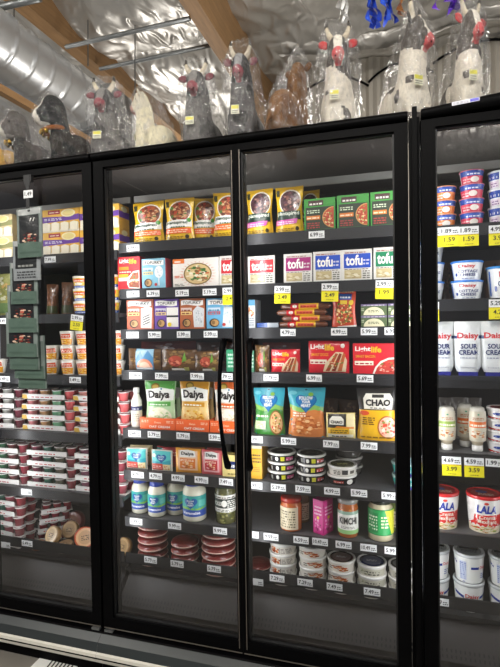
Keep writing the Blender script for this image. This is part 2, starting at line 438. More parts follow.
mb = MB(); mb.box(-.26, 0, -.40, .24, .4, .22, '#9a9c9c'); o = mb.build('hanging_duct_box', 'steel'); o.location = b0+Vector((0, .06, 0)); tag(o, 'grey sheet metal box at the far end of the spiral duct', 'duct box')
def wire(px, y0, y1, Y):
    a, b = at(px, y0, Y), at(px, y1, Y); mb = MB(); mb.tube([b, a], .006, '#888888', 6); return mb.build('hanger_wire', 'steel')
for q in ((14, -20, 28, 2.0, 'thin hanger wire holding the near end of the spiral duct'), (88, 20, 66, 2.4, 'thin hanger wire in front of the first timber beam'), (135, 25, 100, 2.6, 'thin hanger wire dropping behind the white bagged cow')):
    tag(wire(*q[:4]), q[4], 'wire', 'hanger wires')
# streamers hanging at the top
def streamer(name, label, px, Y, cols, n, seed, w, y1):
    r = random.Random(seed); mb = MB(); top = at(px, -14, Y)
    for i in range(n):
        x0 = top.x+r.uniform(-w, w); y0 = Y+r.uniform(-.04, .04); ln = (top.z-at(px, y1*r.uniform(.55, 1), Y).z); ph = r.uniform(0, 6); wd = r.uniform(.010, .018)
        def fn(u, v): 
            x = x0+.028*math.sin(5*v+ph)*v; y = y0+.02*math.cos(7*v+ph)
            return (x+(u-.5)*2*wd*math.cos(6*v+ph), y+(u-.5)*2*wd*math.sin(6*v+ph), top.z-v*ln)
        mb.grid(fn, 1, 14, cols[i % len(cols)])
    tag(mb.build(name, 'film'), label, 'streamer', 'ribbon streamers')
streamer('hanging_streamer', 'bunch of shiny blue ribbon streamers hanging between two white bagged cows', 380, .9, ['#1b3fae', '#2a56d6', '#15308c'], 9, 3, .055, 30)
streamer('hanging_streamer', 'bunch of purple ribbon streamers above the tallest red-eared cow', 448, .9, ['#4a1f9a', '#3a1680', '#6a35c0'], 9, 5, .065, 14)
streamer('hanging_streamer', 'brown ribbon hanging just above the cow that turns its head', 401, .9, ['#8a5a2c'], 2, 6, .012, 20)
streamer('hanging_streamer', 'pale clear ribbon streamers hanging over the upright white cow', 345, 1.2, ['#c9c9c6', '#b2b2b0'], 6, 8, .05, 30)

# ================================================================ refrigerated display cases
ZGB, ZGT, ZFB, ZTOP = .243, 2.157, .192, 2.219
TA = [1.838, 1.55, 1.254, .976, .688, .36]
TB = [1.867, 1.657, 1.471, 1.283, 1.014, .819, .602, .36]
TC = [1.85, 1.571, 1.28, .987, .677, .36]
YR = .165; YF = .195
m, nt, out = newmat('led_lens'); e_ = nt.nodes.new('ShaderNodeEmission'); e_.inputs[0].default_value = (.95, .97, 1, 1); e_.inputs[1].default_value = 3.; nt.links.new(e_.outputs[0], out.inputs[0]); M['led'] = m
M['grille'] = principled('air_grille_steel', '#2c2826', rough=.5, noise_s=20, noise_amt=.12)
def case(label, xa, xb, glasses, tops, header_rise=0., flip=False):
    t = empty('refrigerated_display_case', ((xa+xb)/2, .3, 0)); O = Vector(t.location)
    def B(name, boxes, mats, parent=t):
        mb = MB()
        for b in boxes: mb.box(b[0]-O.x, b[1]-O.y, b[2], b[3]-O.x, b[4]-O.y, b[5])
        return mb.build(name, mats, parent)
    g0, g1 = glasses
    mid = (g0[1]+g1[0])/2
    # outer frame: end posts behind the doors, centre post, header, sill
    B('case_frame', [(xa+.002, .012, .19, g0[0]-.012, .07, 2.2), (g1[1]+.012, .012, .19, xb-.002, .07, 2.2), (mid-.016, .03, .19, mid+.016, .07, 2.2),
                     (xa+.002, -.004, 2.187, xb-.002, .82, 2.2), (xa+.002, -.004, .10, xb-.002, .07, ZFB-.006)], 'black')
    mb = MB()
    n = 40
    def rim(u, v):
        x = xa+.003+(xb-xa-.006)*u; a = PI*1.25*v-.35*PI
        prof = [(-.004, 2.187), (-.030, 2.187), (-.038, 2.193), (-.040, 2.205), (-.036, 2.214), (-.028, 2.219), (-.015, 2.2175), (-.004, 2.213), (.0, 2.200)]
        k = min(len(prof)-1, round(v*(len(prof)-1))); y, z = prof[k]
        return (x-O.x, y-O.y, z+header_rise*(x-xa)*(1 if z > 2.2 else .35))
    mb.grid(rim, 30, 8, '#111111'); mb.build('header_rim', 'black', t)
    B('back_panel', [(xa, .80, .2, xb, .83, 2.187)], 'liner')
    B('top_panel', [(xa, .07, 2.17, xb, .80, 2.185)], 'liner')
    B('air_outlet', [(xa+.01, .30, 2.085, xb-.01, .312, 2.115)], 'duct_strip')
    B('base_pan', [(xa+.002, .075, .19, xb-.002, .80, .215)], 'liner')
    # perforated return air grille below the bottom shelf
    mb = MB(); x0, x1 = xa+.01-O.x, xb-.01-O.x
    mb.face([(x0, .08-O.y, .235), (x1, .08-O.y, .235), (x1, .20-O.y, .335), (x0, .20-O.y, .335)])
    k = int((xb-xa)/.016)
    for r_ in range(2):
        for i in range(k):
            px = x0+.01+i*.016; ya = .088+r_*.016; za = .235+(ya-.08)*.833+.0008
            mb.face([(px, ya-O.y, za), (px+.005, ya-O.y, za), (px+.005, ya+.009-O.y, za+.0075), (px, ya+.009-O.y, za+.0075)], mat=1)
    mb.build('return_grille', ['grille', 'gasket'], t)
    for i, z in enumerate(tops):
        last = i == len(tops)-1
        s = B('shelf', [(xa+.004, .176, z-.018, xb-.004, .79, z-.0008)], 'rail' if last else 'shelf')
        if last: B('price_rail', [(xa+.004, YR, .385, xb-.004, .172, .432)], 'rail', s)
        else: B('price_rail', [(xa+.004, YR, z-.043, xb-.004, .175, z+.002)], 'rail', s)
    mbk = MB()
    for (ga, gb), inner in ((g0, 1), (g1, 0)):
        # each door: stiles and rails, pane, handle
        oi = .0195; oo = .046
        l, r = (ga-(oo if inner else oi), gb+(oi if inner else oo))
        d = B('door', [(l, -.022, ZFB, ga, .010, 2.185), (gb, -.022, ZFB, r, .010, 2.185), (ga, -.022, ZFB, gb, .010, ZGB), (ga, -.022, ZGT, gb, .010, 2.185)], 'black')
        B('gasket', [(ga, -.010, ZGB, ga+.006, .006, ZGT), (gb-.006, -.010, ZGB, gb, .006, ZGT), (ga, -.010, ZGB, gb, .006, ZGB+.006), (ga, -.010, ZGT-.006, gb, .006, ZGT)], 'gasket', d)
        B('edge_highlight', [(l+.004, -.0236, ZFB+.001, r-.004, -.0222, ZFB+.005), ((gb+.003 if inner else ga-.006), -.0236, ZFB+.02, (gb+.006 if inner else ga-.003), -.0222, 2.16)], 'chrome', d)  # thin bright strips stand in for highlight lines along the door frame
        mb = MB(); mb.face([(ga+.006-O.x, 0-O.y, ZGB+.006), (gb-.006-O.x, 0-O.y, ZGB+.006), (gb-.006-O.x, 0-O.y, ZGT-.006), (ga+.006-O.x, 0-O.y, ZGT-.006)])
        mb.build('glass_pane', 'glass', d)
        # curved grab handle
        hx = (gb-.038 if inner else ga+.030); sg = -1 if inner else 1
        pts = []; rad = []
        for i in range(19):
            q = i/18; z = .935+q*.49; bow = math.sin(PI*q)
            pts.append((hx+sg*(.012*bow-(.010*(1-q))) - O.x, -.030-.038*bow**.6-O.y, z)); rad.append(.0075+.007*(1-bow)**2.5)
        mb = MB(); mb.tube(pts, rad, '#111111', 10)
        for q in (0, 18): mb.box(pts[q][0]-.008, -.030-O.y, pts[q][2]-.012, pts[q][0]+.008, -.0225-O.y, pts[q][2]+.012)
        mb.build('handle', 'black', d)
    # hinge plates at the foot of each end post
    B('hinge', [(xa+.012, -.03, ZFB-.012, xa+.05, -.006, ZFB-.004)], 'steel'); B('hinge', [(xb-.05, -.03, ZFB-.012, xb-.012, -.006, ZFB-.004)], 'steel')
    # sloping kick panel, bumper and toe grille
    mb = MB(); x0, x1 = xa-(.0005 if xa < 0 else .017)-O.x, xb+(.0005 if xb < 0 else .017)-O.x
    def strip(prof, mat):
        for (ya, za), (yb, zb) in zip(prof[:-1], prof[1:]):
            mb.face([(x0, ya-O.y, za), (x1, ya-O.y, za), (x1, yb-O.y, zb), (x0, yb-O.y, zb)], mat=mat)
    strip([(-.004, .184), (-.03, .178), (-.034, .172)], 1); strip([(-.034, .172), (-.060, .150), (-.070, .115)], 0)
    strip([(-.070, .115), (-.078, .110), (-.080, .098)], 2); strip([(-.080, .098), (-.078, .090)], 1); strip([(-.078, .090), (-.074, .075), (-.060, .068)], 2); strip([(-.060, .068), (-.03, .066), (-.03, .0)], 1)
    mb.build('bumper', ['sill', 'black', 'bump'], t)
    B('led_strip', [(xa+.004, .0705, .4, xa+.014, .074, 2.1)], 'led'); B('led_strip', [(xb-.014, .0705, .4, xb-.004, .074, 2.1)], 'led')
    tag(t, label, 'display fridge', 'glass-door display fridges')
    return t
case('glass-door fridge whose shelves hold noodle cups and trays of fruit cups', -1.926, -.637, ((-1.857, -1.292), (-1.252, -.687)), TA)
case('glass-door fridge whose shelves hold tofu packs, cheese bags and jars', -.635, .634, ((-.585, -.02), (.02, .585)), TB)
case('glass-door fridge whose shelves hold yogurt cups and sour cream pouches', .672, 1.961, ((.721, 1.286), (1.326, 1.891)), TC, header_rise=.085)
# bridge strip between two neighbouring fridges only as deep as the doors so the shelves read through
mb = MB(); mb.box(.636, -.012, .19, .670, .07, 2.2); mb.box(.645, -.042, .19, .661, -.0125, 2.226)
tag(mb.build('joint_cover', 'black'), 'black cover strip joining the tofu fridge to the yogurt fridge', 'cover strip')
# striped card on the floor in front of the bumper
mb = MB(); mb.box(0, 0, .0005, .20, .075, .002, '#e4e4e0'); A = Art(mb, lambda u, v, e: (u*.20, v*.075, .002+e))
for i in range(7): A.poly([(.36+i*.09, .05), (.40+i*.09, .05), (.36+i*.09, .95), (.32+i*.09, .95)], '#1c1c1c')
o = mb.build('striped_card', 'card'); p = atz(31, 667, 0); place(o, p.x, p.y-.01, 0, 2); tag(o, 'white card with black stripes lying on the floor below the fridge bumper', 'card')
# marks on the header
mb = MB(); p0 = at(452, 105.5, -.041); p1 = at(472, 101.5, -.041)
zz = 2.206+.085*(p0.x-.672)
mb.box(0, 0, 0, .085, .0012, .012, '#d8d8e4'); A = Art(mb, lambda u, v, e: (u*.085, -e, v*.012)); A.rect(.66, .1, .98, .9, '#4a45c8'); A.bars(.05, .2, .6, .9, 2, '#9a9aa8')
o = mb.build('shelf_sticker', 'gloss'); place(o, p0.x, -.0425, zz-.004, ry=-4.0); tag(o, 'small white and purple sticker on the black header rim under a bagged cow', 'sticker')
# ================================================================ printed designs
def rnd(*a): return R_.uniform(*a)
def ribbon(A, txt, v0=.78, v1=.94, col='#f4f2ee', ink='#24242a'):
    n = 10
    top = [(.06+.88*i/n, v1+.022*math.sin(2*PI*i/n)) for i in range(n+1)]; bot = [(.06+.88*i/n, v0+.022*math.sin(2*PI*i/n)) for i in range(n+1)]
    A.poly(bot+top[::-1], col); A.txt(txt, .13, v0+.035, .87, v1-.03, ink)
FOOD_BULGOGI = ['#7a3b26', '#a65a34', '#c98a5a', '#d9b48a', '#5c2a1c', '#4f7a35', '#b8432e']
def a_plant(A, band='#f0682c', dark=False):
    A.rect(0, 0, 1, 1, '#e9bd22'); A.rect(.0, .92, 1, 1, '#d9a817')
    A.ell(.55, .67, .42, .27, '#efe6d4'); A.ell(.55, .67, .38, .24, '#8a4a30' if not dark else '#4a2a2c')
    A.food(.55, .67, .38, .24, FOOD_BULGOGI if not dark else ['#4b2730', '#6b3a40', '#8a5a50', '#30181c', '#b08a80', '#5f3a4a'], 60, .17, 3)
    A.rect(.04, .80, .16, .93, '#3c3c22')
    if dark:
        A.rect(.04, .33, .96, .47, '#1d3a2c'); A.txt('plantspired', .08, .36, .92, .46, '#e9efe0', .02)
        A.rect(.04, .28, .96, .33, '#23302a'); A.poly([(.02, .17), (.8, .2), (.86, .30), (.02, .28)], '#cf5aa8'); A.bars(.08, .19, .7, .27, 2, '#f3d9ea', 3)
    else:
        A.poly([(.02, .30), (.98, .32), (.98, .47), (.5, .49), (.02, .46)], '#f3f1ea'); A.txt('plantspired', .06, .37, .86, .46, '#1f4a33', .025)
        A.bars(.25, .31, .8, .36, 1, '#2a5a40', 4); A.ell(.9, .47, .07, .05, '#4f9a3a')
        A.rect(.05, .17, .95, .29, band); A.bars(.1, .19, .85, .28, 2, '#f9d3b0', 5)
    A.bars(.1, .05, .7, .12, 2, '#8a6a14', 6)
    A.ell(.82, .09, .06, .045, '#3a3010')
def a_cheese(A, tan=False):
    A.rect(0, 0, 1, 1, '#e9b445' if not tan else '#cdb98a'); A.rect(0, .0, 1, .12, '#e7e0cf')
    A.poly([(0, .42), (1, .50), (1, .74), (.6, .66), (0, .70)], '#6a3f9e' if not tan else '#8a8a58')
    A.rect(.18, .78, .50, .95, '#9e2a33' if not tan else '#b89a54'); A.bars(.22, .84, .46, .91, 1, '#f0d9c9', 2)
    A.ell(.72, .80, .19, .17, '#f3e7b8'); A.ell(.72, .80, .15, .13, '#e8d68e')
    A.bars(.08, .52, .55, .64, 2, '#e9e2f2', 7)
    for i in range(4):
        x = .02+i*.25
        A.poly([(x, .06), (x+.20, .04), (x+.21, .38), (x+.11, .44), (x, .39)], '#f2ead2'); A.poly([(x+.20, .04), (x+.235, .09), (x+.235, .36), (x+.21, .38)], '#cbbf9d')
def a_upton(A):
    A.rect(0, 0, 1, 1, '#3f9b3d'); A.rect(.05, .06, .95, .74, '#2f3b2a')
    A.rect(.14, .78, .62, .94, '#4b2a2c'); A.txt('FROZEN', .2, .82, .56, .91, '#f3f1ea', .03) if False else A.bars(.18, .81, .58, .91, 1, '#f3f1ea', 9)
    A.bars(.1, .56, .5, .68, 2, '#dff0d0', 8); A.rect(.08, .36, .52, .48, '#e0802c'); A.bars(.1, .39, .48, .47, 1, '#fbe4c4', 2)
    A.bars(.1, .1, .5, .3, 3, '#b5423a', 4)
    A.ell(.95-.002, .40, .36, .32, '#d9a25c', a0=PI/2, a1=3*PI/2); A.ell(.95-.004, .40, .33, .29, '#c2492c', a0=PI/2, a1=3*PI/2)
    r = random.Random(3)
    for i in range(46):
        a, q = r.uniform(PI*.53, PI*1.47), math.sqrt(r.random())*.3
        A.ell(.94+q*math.cos(a), .40+q*.9*math.sin(a), .025, .022, ['#f0d9a0', '#e8c98a', '#a83a24', '#d9562f', '#7a9a3a'][i % 5], 6, False); A.h += 1e-5
def a_lightlife_tall(A):
    A.rect(0, 0, 1, 1, '#d6202c'); A.txt('Light', .08, .78, .50, .94, '#fdf6ee', .03); A.txt('life', .52, .78, .86, .94, '#f6c22a', .03)
    A.rect(.06, .60, .5, .70, '#ef8a1d'); A.bars(.08, .52, .6, .59, 1, '#f9d8c8', 3); A.rect(.04, .38, .48, .48, '#f0a62c'); A.rect(.04, .27, .48, .37, '#f6ead8')
    A.poly([(.5, .05), (.98, .02), (.98, .58), (.7, .55), (.45, .36), (.42, .18)], '#f4efe6')
    A.poly([(.52, .08), (.96, .05), (.96, .26), (.7, .28), (.5, .2)], '#a5502f'); A.poly([(.5, .30), (.95, .32), (.95, .52), (.7, .50)], '#b3603c')
    A.food(.73, .3, .2, .22, ['#d98a4a', '#7a3a24', '#e8c08a', '#5a8a3a'], 20, .16, 5)
def a_lightlife_wide(A, pizza=True):
    A.rect(0, 0, 1, 1, '#d81f2d'); A.txt('Light', .05, .70, .40, .90, '#fdf6ee', .03); A.txt('life', .41, .70, .64, .90, '#f6c22a', .03)
    A.txt('SMART BACON' if pizza else 'SMART DOGS', .06, .53, .5, .62, '#f0a62c', .02); A.rect(.04, .28, .46, .42, '#f3e9d6'); A.bars(.06, .31, .42, .4, 1, '#b0202a', 3)
    if pizza:
        A.ell(.86, .26, .40, .37, '#f1e6dc') if False else A.poly([(.44, .0), (.5, .22), (.62, .42), (.8, .53), (.999, .55), (.999, 0)], '#f1e6dc')
        A.poly([(.48, .0), (.54, .2), (.64, .36), (.8, .47), (.999, .49), (.999, 0)], '#c23a30'); A.food(.77, .2, .22, .22, ['#e05a4a', '#8a1f22', '#f0b8a0', '#c9302c', '#f4dcc8', '#6a8a3a'], 34, .15, 8)
    else:
        A.poly([(.36, .04), (.42, .3), (.68, .66), (.86, .66), (.95, .4), (.92, .04)], '#e9d3ae')
        for k in range(3): A.poly([(.42+.15*k, .06), (.52+.15*k, .06), (.74+.09*k, .60), (.68+.09*k, .63)], ['#b5502c', '#8c3a20', '#c96a3a'][k])
        A.food(.66, .3, .24, .26, ['#e8a84a', '#5a8a3a', '#d9462f', '#f2e2b8'], 26, .1, 9); A.ell(.85, .86, .05, .07, '#f0e3d6')
def a_tofurky(A, base='#c9633e', accent='#f2efe8', style=0, txt=True):
    A.rect(0, 0, 1, 1, base); 
    if style == 1: A.rect(.5, .08, .97, .72, '#f2efe8'); A.rect(.5, .40, .97, .46, '#222226')
    elif style == 2: A.poly([(.56, .06), (.94, .06), (.97, .66), (.7, .76), (.52, .6)], '#dfe3e6'); A.food(.76, .4, .16, .26, ['#c4cad0', '#eceff0', '#aeb6bd'], 26, .16, 3)
    elif style == 3: A.poly([(.54, .05), (.98, .05), (.98, .7), (.6, .74)], '#e4eef2'); A.food(.77, .36, .2, .26, ['#cfdbe2', '#f4f8f9', '#b4c6d0'], 30, .16, 4)
    elif style == 4: A.ell(.72, .55, .18, .2, '#e9eef0'); A.rect(.70, .1, .74, .5, '#e9eef0'); A.food(.72, .55, .16, .18, ['#d2dce2', '#ffffff', '#bccad2'], 20, .2, 6)
    else:
        A.poly([(.52, .06), (.92, .04), (.95, .72), (.8, .78), (.54, .70)], '#f2efe8')
        for k in range(4): A.poly([(.60, .14+.08*k), (.86, .24+.08*k), (.86, .27+.08*k), (.60, .17+.08*k)], '#3a3a40')
    A.rect(.05, .60, .48, .70, mix(base, '#ffffff', .55)); A.rect(.05, .47, .48, .57, '#f0d58a' if style != 3 else '#c85a5a'); A.bars(.08, .49, .44, .69, 2, mix(base, '#202020', .4), style)
    A.ell(.27, .2, .17, .14, '#3a2c22'); A.ell(.29, .2, .13, .11, '#c79c62'); A.ell(.24, .21, .06, .07, '#8a6a3a')
    if style == 1: A.ell(.62, .16, .08, .07, '#f0d42a')
    if style in (3, 4): A.ell(.6, .14, .06, .05, '#c8413c')
    if txt: ribbon(A, 'TOFURKY')
def a_bowl(A):
    A.rect(0, 0, 1, 1, '#f1ece4'); A.rect(0, .84, .26, 1, '#ea7a2e'); A.bars(.04, .88, .22, .97, 1, '#fff2e0', 2)
    for i in range(26):
        a = 2*PI*i/26; c, s = math.cos(a), math.sin(a)
        A.mb.face([A.S(.55+.33*c-.01*s, .46+.40*s+.01*c, A.h), A.S(.55+.33*c+.01*s, .46+.40*s-.01*c, A.h), A.S(.55+.42*c, .46+.44*s, A.h)], '#e08a6a')
    A.up(); A.ell(.55, .46, .31, .38, '#8a6f3a'); A.ell(.55, .46, .28, .34, '#d9bd86')
    A.food(.55, .46, .27, .33, ['#e9d6a2', '#5f8a3a', '#c96a3a', '#efe0bd', '#8a5a2c', '#3f6a2c', '#f5eed8'], 60, .17, 4)
    A.txt('RAMEN', .05, .32, .24, .42, '#d9683a', .02) if False else A.bars(.04, .34, .24, .44, 2, '#d9683a', 5); A.bars(.04, .06, .26, .16, 2, '#8a8a80', 6)
    A.poly([(.64, .12), (.97, .06), (.99, .92), (.66, .96)], '#575d78') if False else None
def a_tofu(A, c):
    A.rect(0, 0, 1, 1, '#eceae4'); A.rect(.06, .42, .97, .88, c); A.rect(.06, .88, .97, .97, '#dcdad2'); A.bars(.1, .90, .8, .96, 1, '#9a4a4a', 2)
    A.txt('tofu', .12, .50, .70, .84, '#fbfaf5', .03); A.bars(.72, .52, .94, .74, 2, mix(c, '#ffffff', .55), 3)
    A.rect(.08, .08, .66, .36, '#c9b98c'); A.food(.37, .22, .28, .13, ['#d9cba4', '#b3a074', '#e6dcc0'], 16, .3, 2); A.bars(.7, .08, .94, .36, 4, '#77746a', 5); A.bars(.08, .37, .9, .41, 1, '#55534c', 6)
def a_daiya(A, base, accent, food, badge='#8a6a1e'):
    A.rect(0, 0, 1, 1, base)
    A.poly([(.02, .80), (.5, .86), (.98, .80), (.98, .985), (.02, .985)], accent); A.ell(.36, .87, .14, .075, badge); A.ell(.36, .87, .10, .045, mix(badge, '#e8c860', .6))
    A.poly([(.02, .56), (.98, .58), (.98, .80), (.5, .85), (.02, .80)], '#f2f4ee'); A.txt('Daiya', .12, .58, .86, .79, '#26201e', .035); A.ell(.56, .82, .03, .02, '#2a7a9a')
    A.rect(.1, .46, .9, .55, accent); A.bars(.16, .48, .84, .53, 1, '#eef4e4', 3)
    A.ell(.52, .24, .40, .2, mix(food[0], '#ffffff', .15)); A.food(.52, .24, .40, .20, food, 70, .13, 6)
def a_display(A):
    A.rect(0, 0, 1, 1, '#ee6428'); A.txt('OAT CREAM', .26, .14, .86, .34, '#fff4e6', .03); A.txt('Daiya', .42, .50, .60, .70, '#fbd0b0', .02); A.bars(.04, .6, .24, .85, 2, '#fbd0b0', 4); A.bars(.76, .6, .96, .85, 2, '#fbd0b0', 5)
def fyh(A, lower, food, bag=True):
    A.rect(0, 0, 1, 1, '#3aa5b8'); A.poly([(0, .62), (.3, .56), (.7, .60), (1, .52), (1, 0), (0, 0)], lower)
    A.poly([(0, .55), (.35, .50), (.75, .56), (1, .50), (1, .60), (.7, .66), (.3, .60), (0, .66)], '#86b85a')
    A.heart(.5, .70, .30, .21, '#0f5f9e'); A.heart(.5, .71, .27, .185, '#1874b4'); A.txt('FOLLOW', .31, .76, .69, .83, '#f3f6f2', .03); A.txt('YOUR', .38, .69, .62, .75, '#f3f6f2', .03); A.txt('HEART', .36, .61, .64, .68, '#f3f6f2', .03)
    A.ell(.63, .87, .07, .04, '#7cb342'); A.ell(.15, .90, .11, .04, '#6cc0cc'); A.ell(.5, .965, .03, .012, '#14303a')
def a_fyh_green(A):
    fyh(A, '#3f9238', None); A.bars(.06, .38, .5, .46, 1, '#e9f3d8', 2); A.ell(.76, .27, .22, .26, '#8a5a2c'); A.ell(.77, .27, .19, .23, '#d9b07a'); A.food(.77, .27, .18, .22, ['#c23a30', '#f0e3c8', '#5a8a3a', '#a8702c'], 26, .16, 3); A.rect(.05, .12, .42, .30, '#c9dcae'); A.food(.24, .2, .18, .08, ['#e9efd6', '#b0c890'], 18, .2, 4)
def a_fyh_orange(A):
    fyh(A, '#d98444', None); A.food(.5, .24, .46, .22, ['#e9a060', '#c46a2c', '#f0c08a', '#d4803e', '#b85a24'], 90, .14, 5); A.bars(.12, .42, .5, .52, 2, '#f8e6cc', 3)
def a_fyh_slice(A, lower='#d24a3c'):
    A.rect(0, 0, 1, 1, '#e6dfd0'); A.rect(.05, .04, .95, .96, '#2f9fb0'); A.poly([(.05, .5), (.5, .42), (.95, .56), (.95, .96), (.05, .96)], '#58c0c0')
    A.heart(.52, .62, .24, .24, '#125a98'); A.txt('FOLLOW', .38, .66, .66, .73, '#eef4f2', .02); A.txt('HEART', .4, .55, .64, .62, '#eef4f2', .02); A.rect(.05, .06, .58, .36, lower); A.bars(.09, .12, .52, .3, 2, '#f6d0c4', 2)
    A.rect(.60, .06, .94, .34, '#e8d3a0'); A.food(.77, .2, .16, .13, ['#f2e4c0', '#d9b878', '#c46a3a'], 16, .25, 3); A.ell(.16, .76, .09, .08, '#d8e8c8')
def a_daiya_slice(A, base, inner):
    A.rect(0, 0, 1, 1, base); A.rect(.12, .12, .88, .92, mix(base, '#ffffff', .35)); A.poly([(.18, .66), (.82, .68), (.78, .92), (.5, .96), (.2, .92)], '#f2f1ec'); A.txt('Daiya', .25, .72, .75, .88, '#2a2422', .03); A.rect(.2, .2, .8, .62, inner); A.food(.5, .36, .26, .15, [mix(inner, '#ffffff', .4), '#e8c070', '#f0dca8', mix(inner, '#402010', .4)], 22, .22, 3); A.bars(.22, .5, .78, .6, 2, '#fbe8d0', 4)
def a_chao_bag(A):
    A.rect(0, 0, 1, 1, '#2c2a28'); A.rect(0, 0, 1, .58, '#e9b41f'); A.poly([(.14, .60), (.86, .60), (.86, .80), (.78, .90), (.22, .90), (.14, .80)], '#f2efe2'); A.rect(.36, .82, .64, .88, '#2c2a28'); A.txt('CHAO', .19, .66, .81, .79, '#23211f', .045); A.bars(.3, .615, .7, .65, 1, '#55504a', 3)
    A.ell(.14, .52, .13, .045, '#d9502c'); A.bars(.1, .3, .42, .46, 4, '#6a4a10', 2); A.ell(.74, .26, .25, .22, '#b86a2a'); A.ell(.74, .26, .22, .195, '#e9b8a0'); A.food(.74, .26, .22, .19, ['#d9543c', '#f4e2c8', '#7a9a4a', '#e89a80', '#c23a30'], 36, .16, 7); A.bars(.1, .05, .8, .1, 1, '#8a6414', 5)
def a_chao_slices(A):
    A.rect(0, 0, 1, 1, '#ecd98a'); A.rect(.06, .40, .70, .97, '#26241f'); A.rect(.72, .35, .96, .97, '#f2e6b4'); A.poly([(.12, .55), (.62, .55), (.62, .76), (.52, .88), (.22, .88), (.12, .76)], '#f2efe2'); A.txt('CHAO', .16, .60, .58, .72, '#23211f', .04)
    A.rect(.06, .18, .8, .42, '#e7b522'); A.bars(.16, .22, .76, .38, 2, '#5a4a10', 3); A.rect(.06, .04, .94, .17, '#f0ecd8'); A.bars(.2, .06, .7, .15, 1, '#3a3a30', 5); A.poly([(.3, .44), (.96, .4), (.96, .46), (.4, .5)], '#e98a2c')
def a_vege(A):
    A.rect(0, 0, 1, 1, '#2a4fa8'); A.rect(0, .34, 1, 1, '#2fa39c'); A.poly([(0, .30), (.3, .36), (.7, .30), (1, .4), (1, .48), (.6, .40), (.3, .46), (0, .40)], '#7dbb4a'); A.heart(.45, .66, .20, .30, '#14569a'); A.txt('FOLLOW', .35, .72, .55, .80, '#eef4f2', .03); A.txt('YOUR', .38, .62, .52, .70, '#eef4f2', .03); A.txt('HEART', .36, .52, .54, .60, '#eef4f2', .03); A.txt('Vegenaise', .2, .08, .72, .26, '#e8eefa', .03); A.rect(.68, .5, .9, .8, '#58c0b4')
def a_pickle(A):
    A.rect(0, 0, 1, 1, '#e9e8e0'); A.rect(.05, .24, .95, .80, '#2c322a'); A.ell(.5, .52, .09, .2, '#e9e8e0'); A.txt('PICKLES', .12, .40, .42, .64, '#e9e8e0', .02); A.bars(.6, .3, .92, .76, 4, '#e9e8e0', 4); A.bars(.06, .04, .94, .2, 2, '#3a3a34', 3); A.bars(.1, .84, .9, .97, 1, '#3a3a34', 2)
def a_stirfry(A):
    A.rect(0, 0, 1, 1, '#cf4a2c'); A.food(.5, .38, .47, .36, ['#d98a3a', '#7a3a1e', '#e8c27a', '#4f8a2e', '#b84a2a', '#f0d9a0', '#8a5a2a'], 150, .1, 2); A.rect(.3, .74, .84, .90, '#2b57a8'); A.bars(.36, .78, .8, .87, 1, '#eef2f8', 3); A.rect(.36, .62, .66, .72, '#e9c53a'); A.ell(.84, .66, .1, .07, '#e9c53a'); A.bars(.1, .93, .9, .98, 1, '#f6d8a8', 3); A.poly([(.2, 0), (1, 0), (1, .06), (.3, .03)], '#e8e6e0')
def a_chive(A):
    A.rect(0, 0, 1, 1, '#5d7048'); A.rect(0, .82, 1, 1, '#7a6a94'); A.ell(.5, .02, .40, .72, '#eee9c4', n=24, a0=0.03, a1=PI-.03); A.txt('CREAMY', .3, .30, .7, .50, '#56663c', .03) if False else A.bars(.28, .28, .72, .5, 2, '#56663c', 4); A.bars(.1, .86, .9, .97, 1, '#e6e0ee', 5); A.bars(.02, .4, .12, .7, 2, '#c9d4b0', 2)
def a_meat(A, blue=True):
    A.rect(0, 0, 1, 1, '#5e4224'); A.food(.5, .5, .5, .5, ['#7a5a30', '#4a3018', '#8a6a3a', '#6a4a22', '#987844'], 70, .14, 5)
    if blue:
        A.rect(.26, 0, .80, 1, '#4f86b0'); A.poly([(.26, .5), (.4, .9), (.5, .6), (.62, .95), (.8, .6), (.8, 1), (.26, 1)], '#8fb4c8'); A.ell(.53, .12, .24, .42, '#d98a6a', a0=.05, a1=PI-.05); A.ell(.53, .12, .16, .28, '#efc9b0', a0=.05, a1=PI-.05); A.rect(.28, .04, .76, .12, '#e8ecee')
    else:
        A.ell(.42, .46, .2, .26, '#b04a34'); A.food(.42, .46, .19, .24, ['#c9604a', '#8a2f24', '#e08a6a'], 18, .24, 2); A.poly([(.6, .4), (.68, .9), (.74, .5)], '#6a9a3a'); A.rect(.3, .02, .68, .12, '#e9e6dc'); A.rect(.66, .0, .8, .18, '#a8a85a')
def a_blacktub(A, mag='#d24a86', yel='#d6d23a'):
    A.rect(0, 0, 1, 1, '#1c1a1c'); A.ell(.36, .5, .045, .30, '#e6e4dc'); A.rect(.47, .2, .58, .82, yel); A.rect(.62, .25, .86, .75, mag); A.bars(.64, .34, .84, .7, 1, '#f0d6e2', 2); A.rect(.16, .2, .22, .8, '#8a8a84')
def a_blacktub_red(A):
    A.rect(0, 0, 1, 1, '#1c1a1c'); A.txt('CASHEW', .22, .3, .52, .62, '#c24a3a', .03) if False else A.rect(.24, .32, .52, .62, '#b8413a'); A.bars(.26, .4, .5, .58, 1, '#ecd8d0', 3); A.ell(.7, .5, .09, .38, '#e6e4dc')
def a_whitetub(A):
    A.rect(0, 0, 1, 1, '#d9d6cc'); A.rect(.44, .2, .60, .85, '#33312f'); A.bars(.2, .2, .4, .85, 3, '#3f3d39', 3); A.rect(.66, .3, .8, .75, '#55524c')
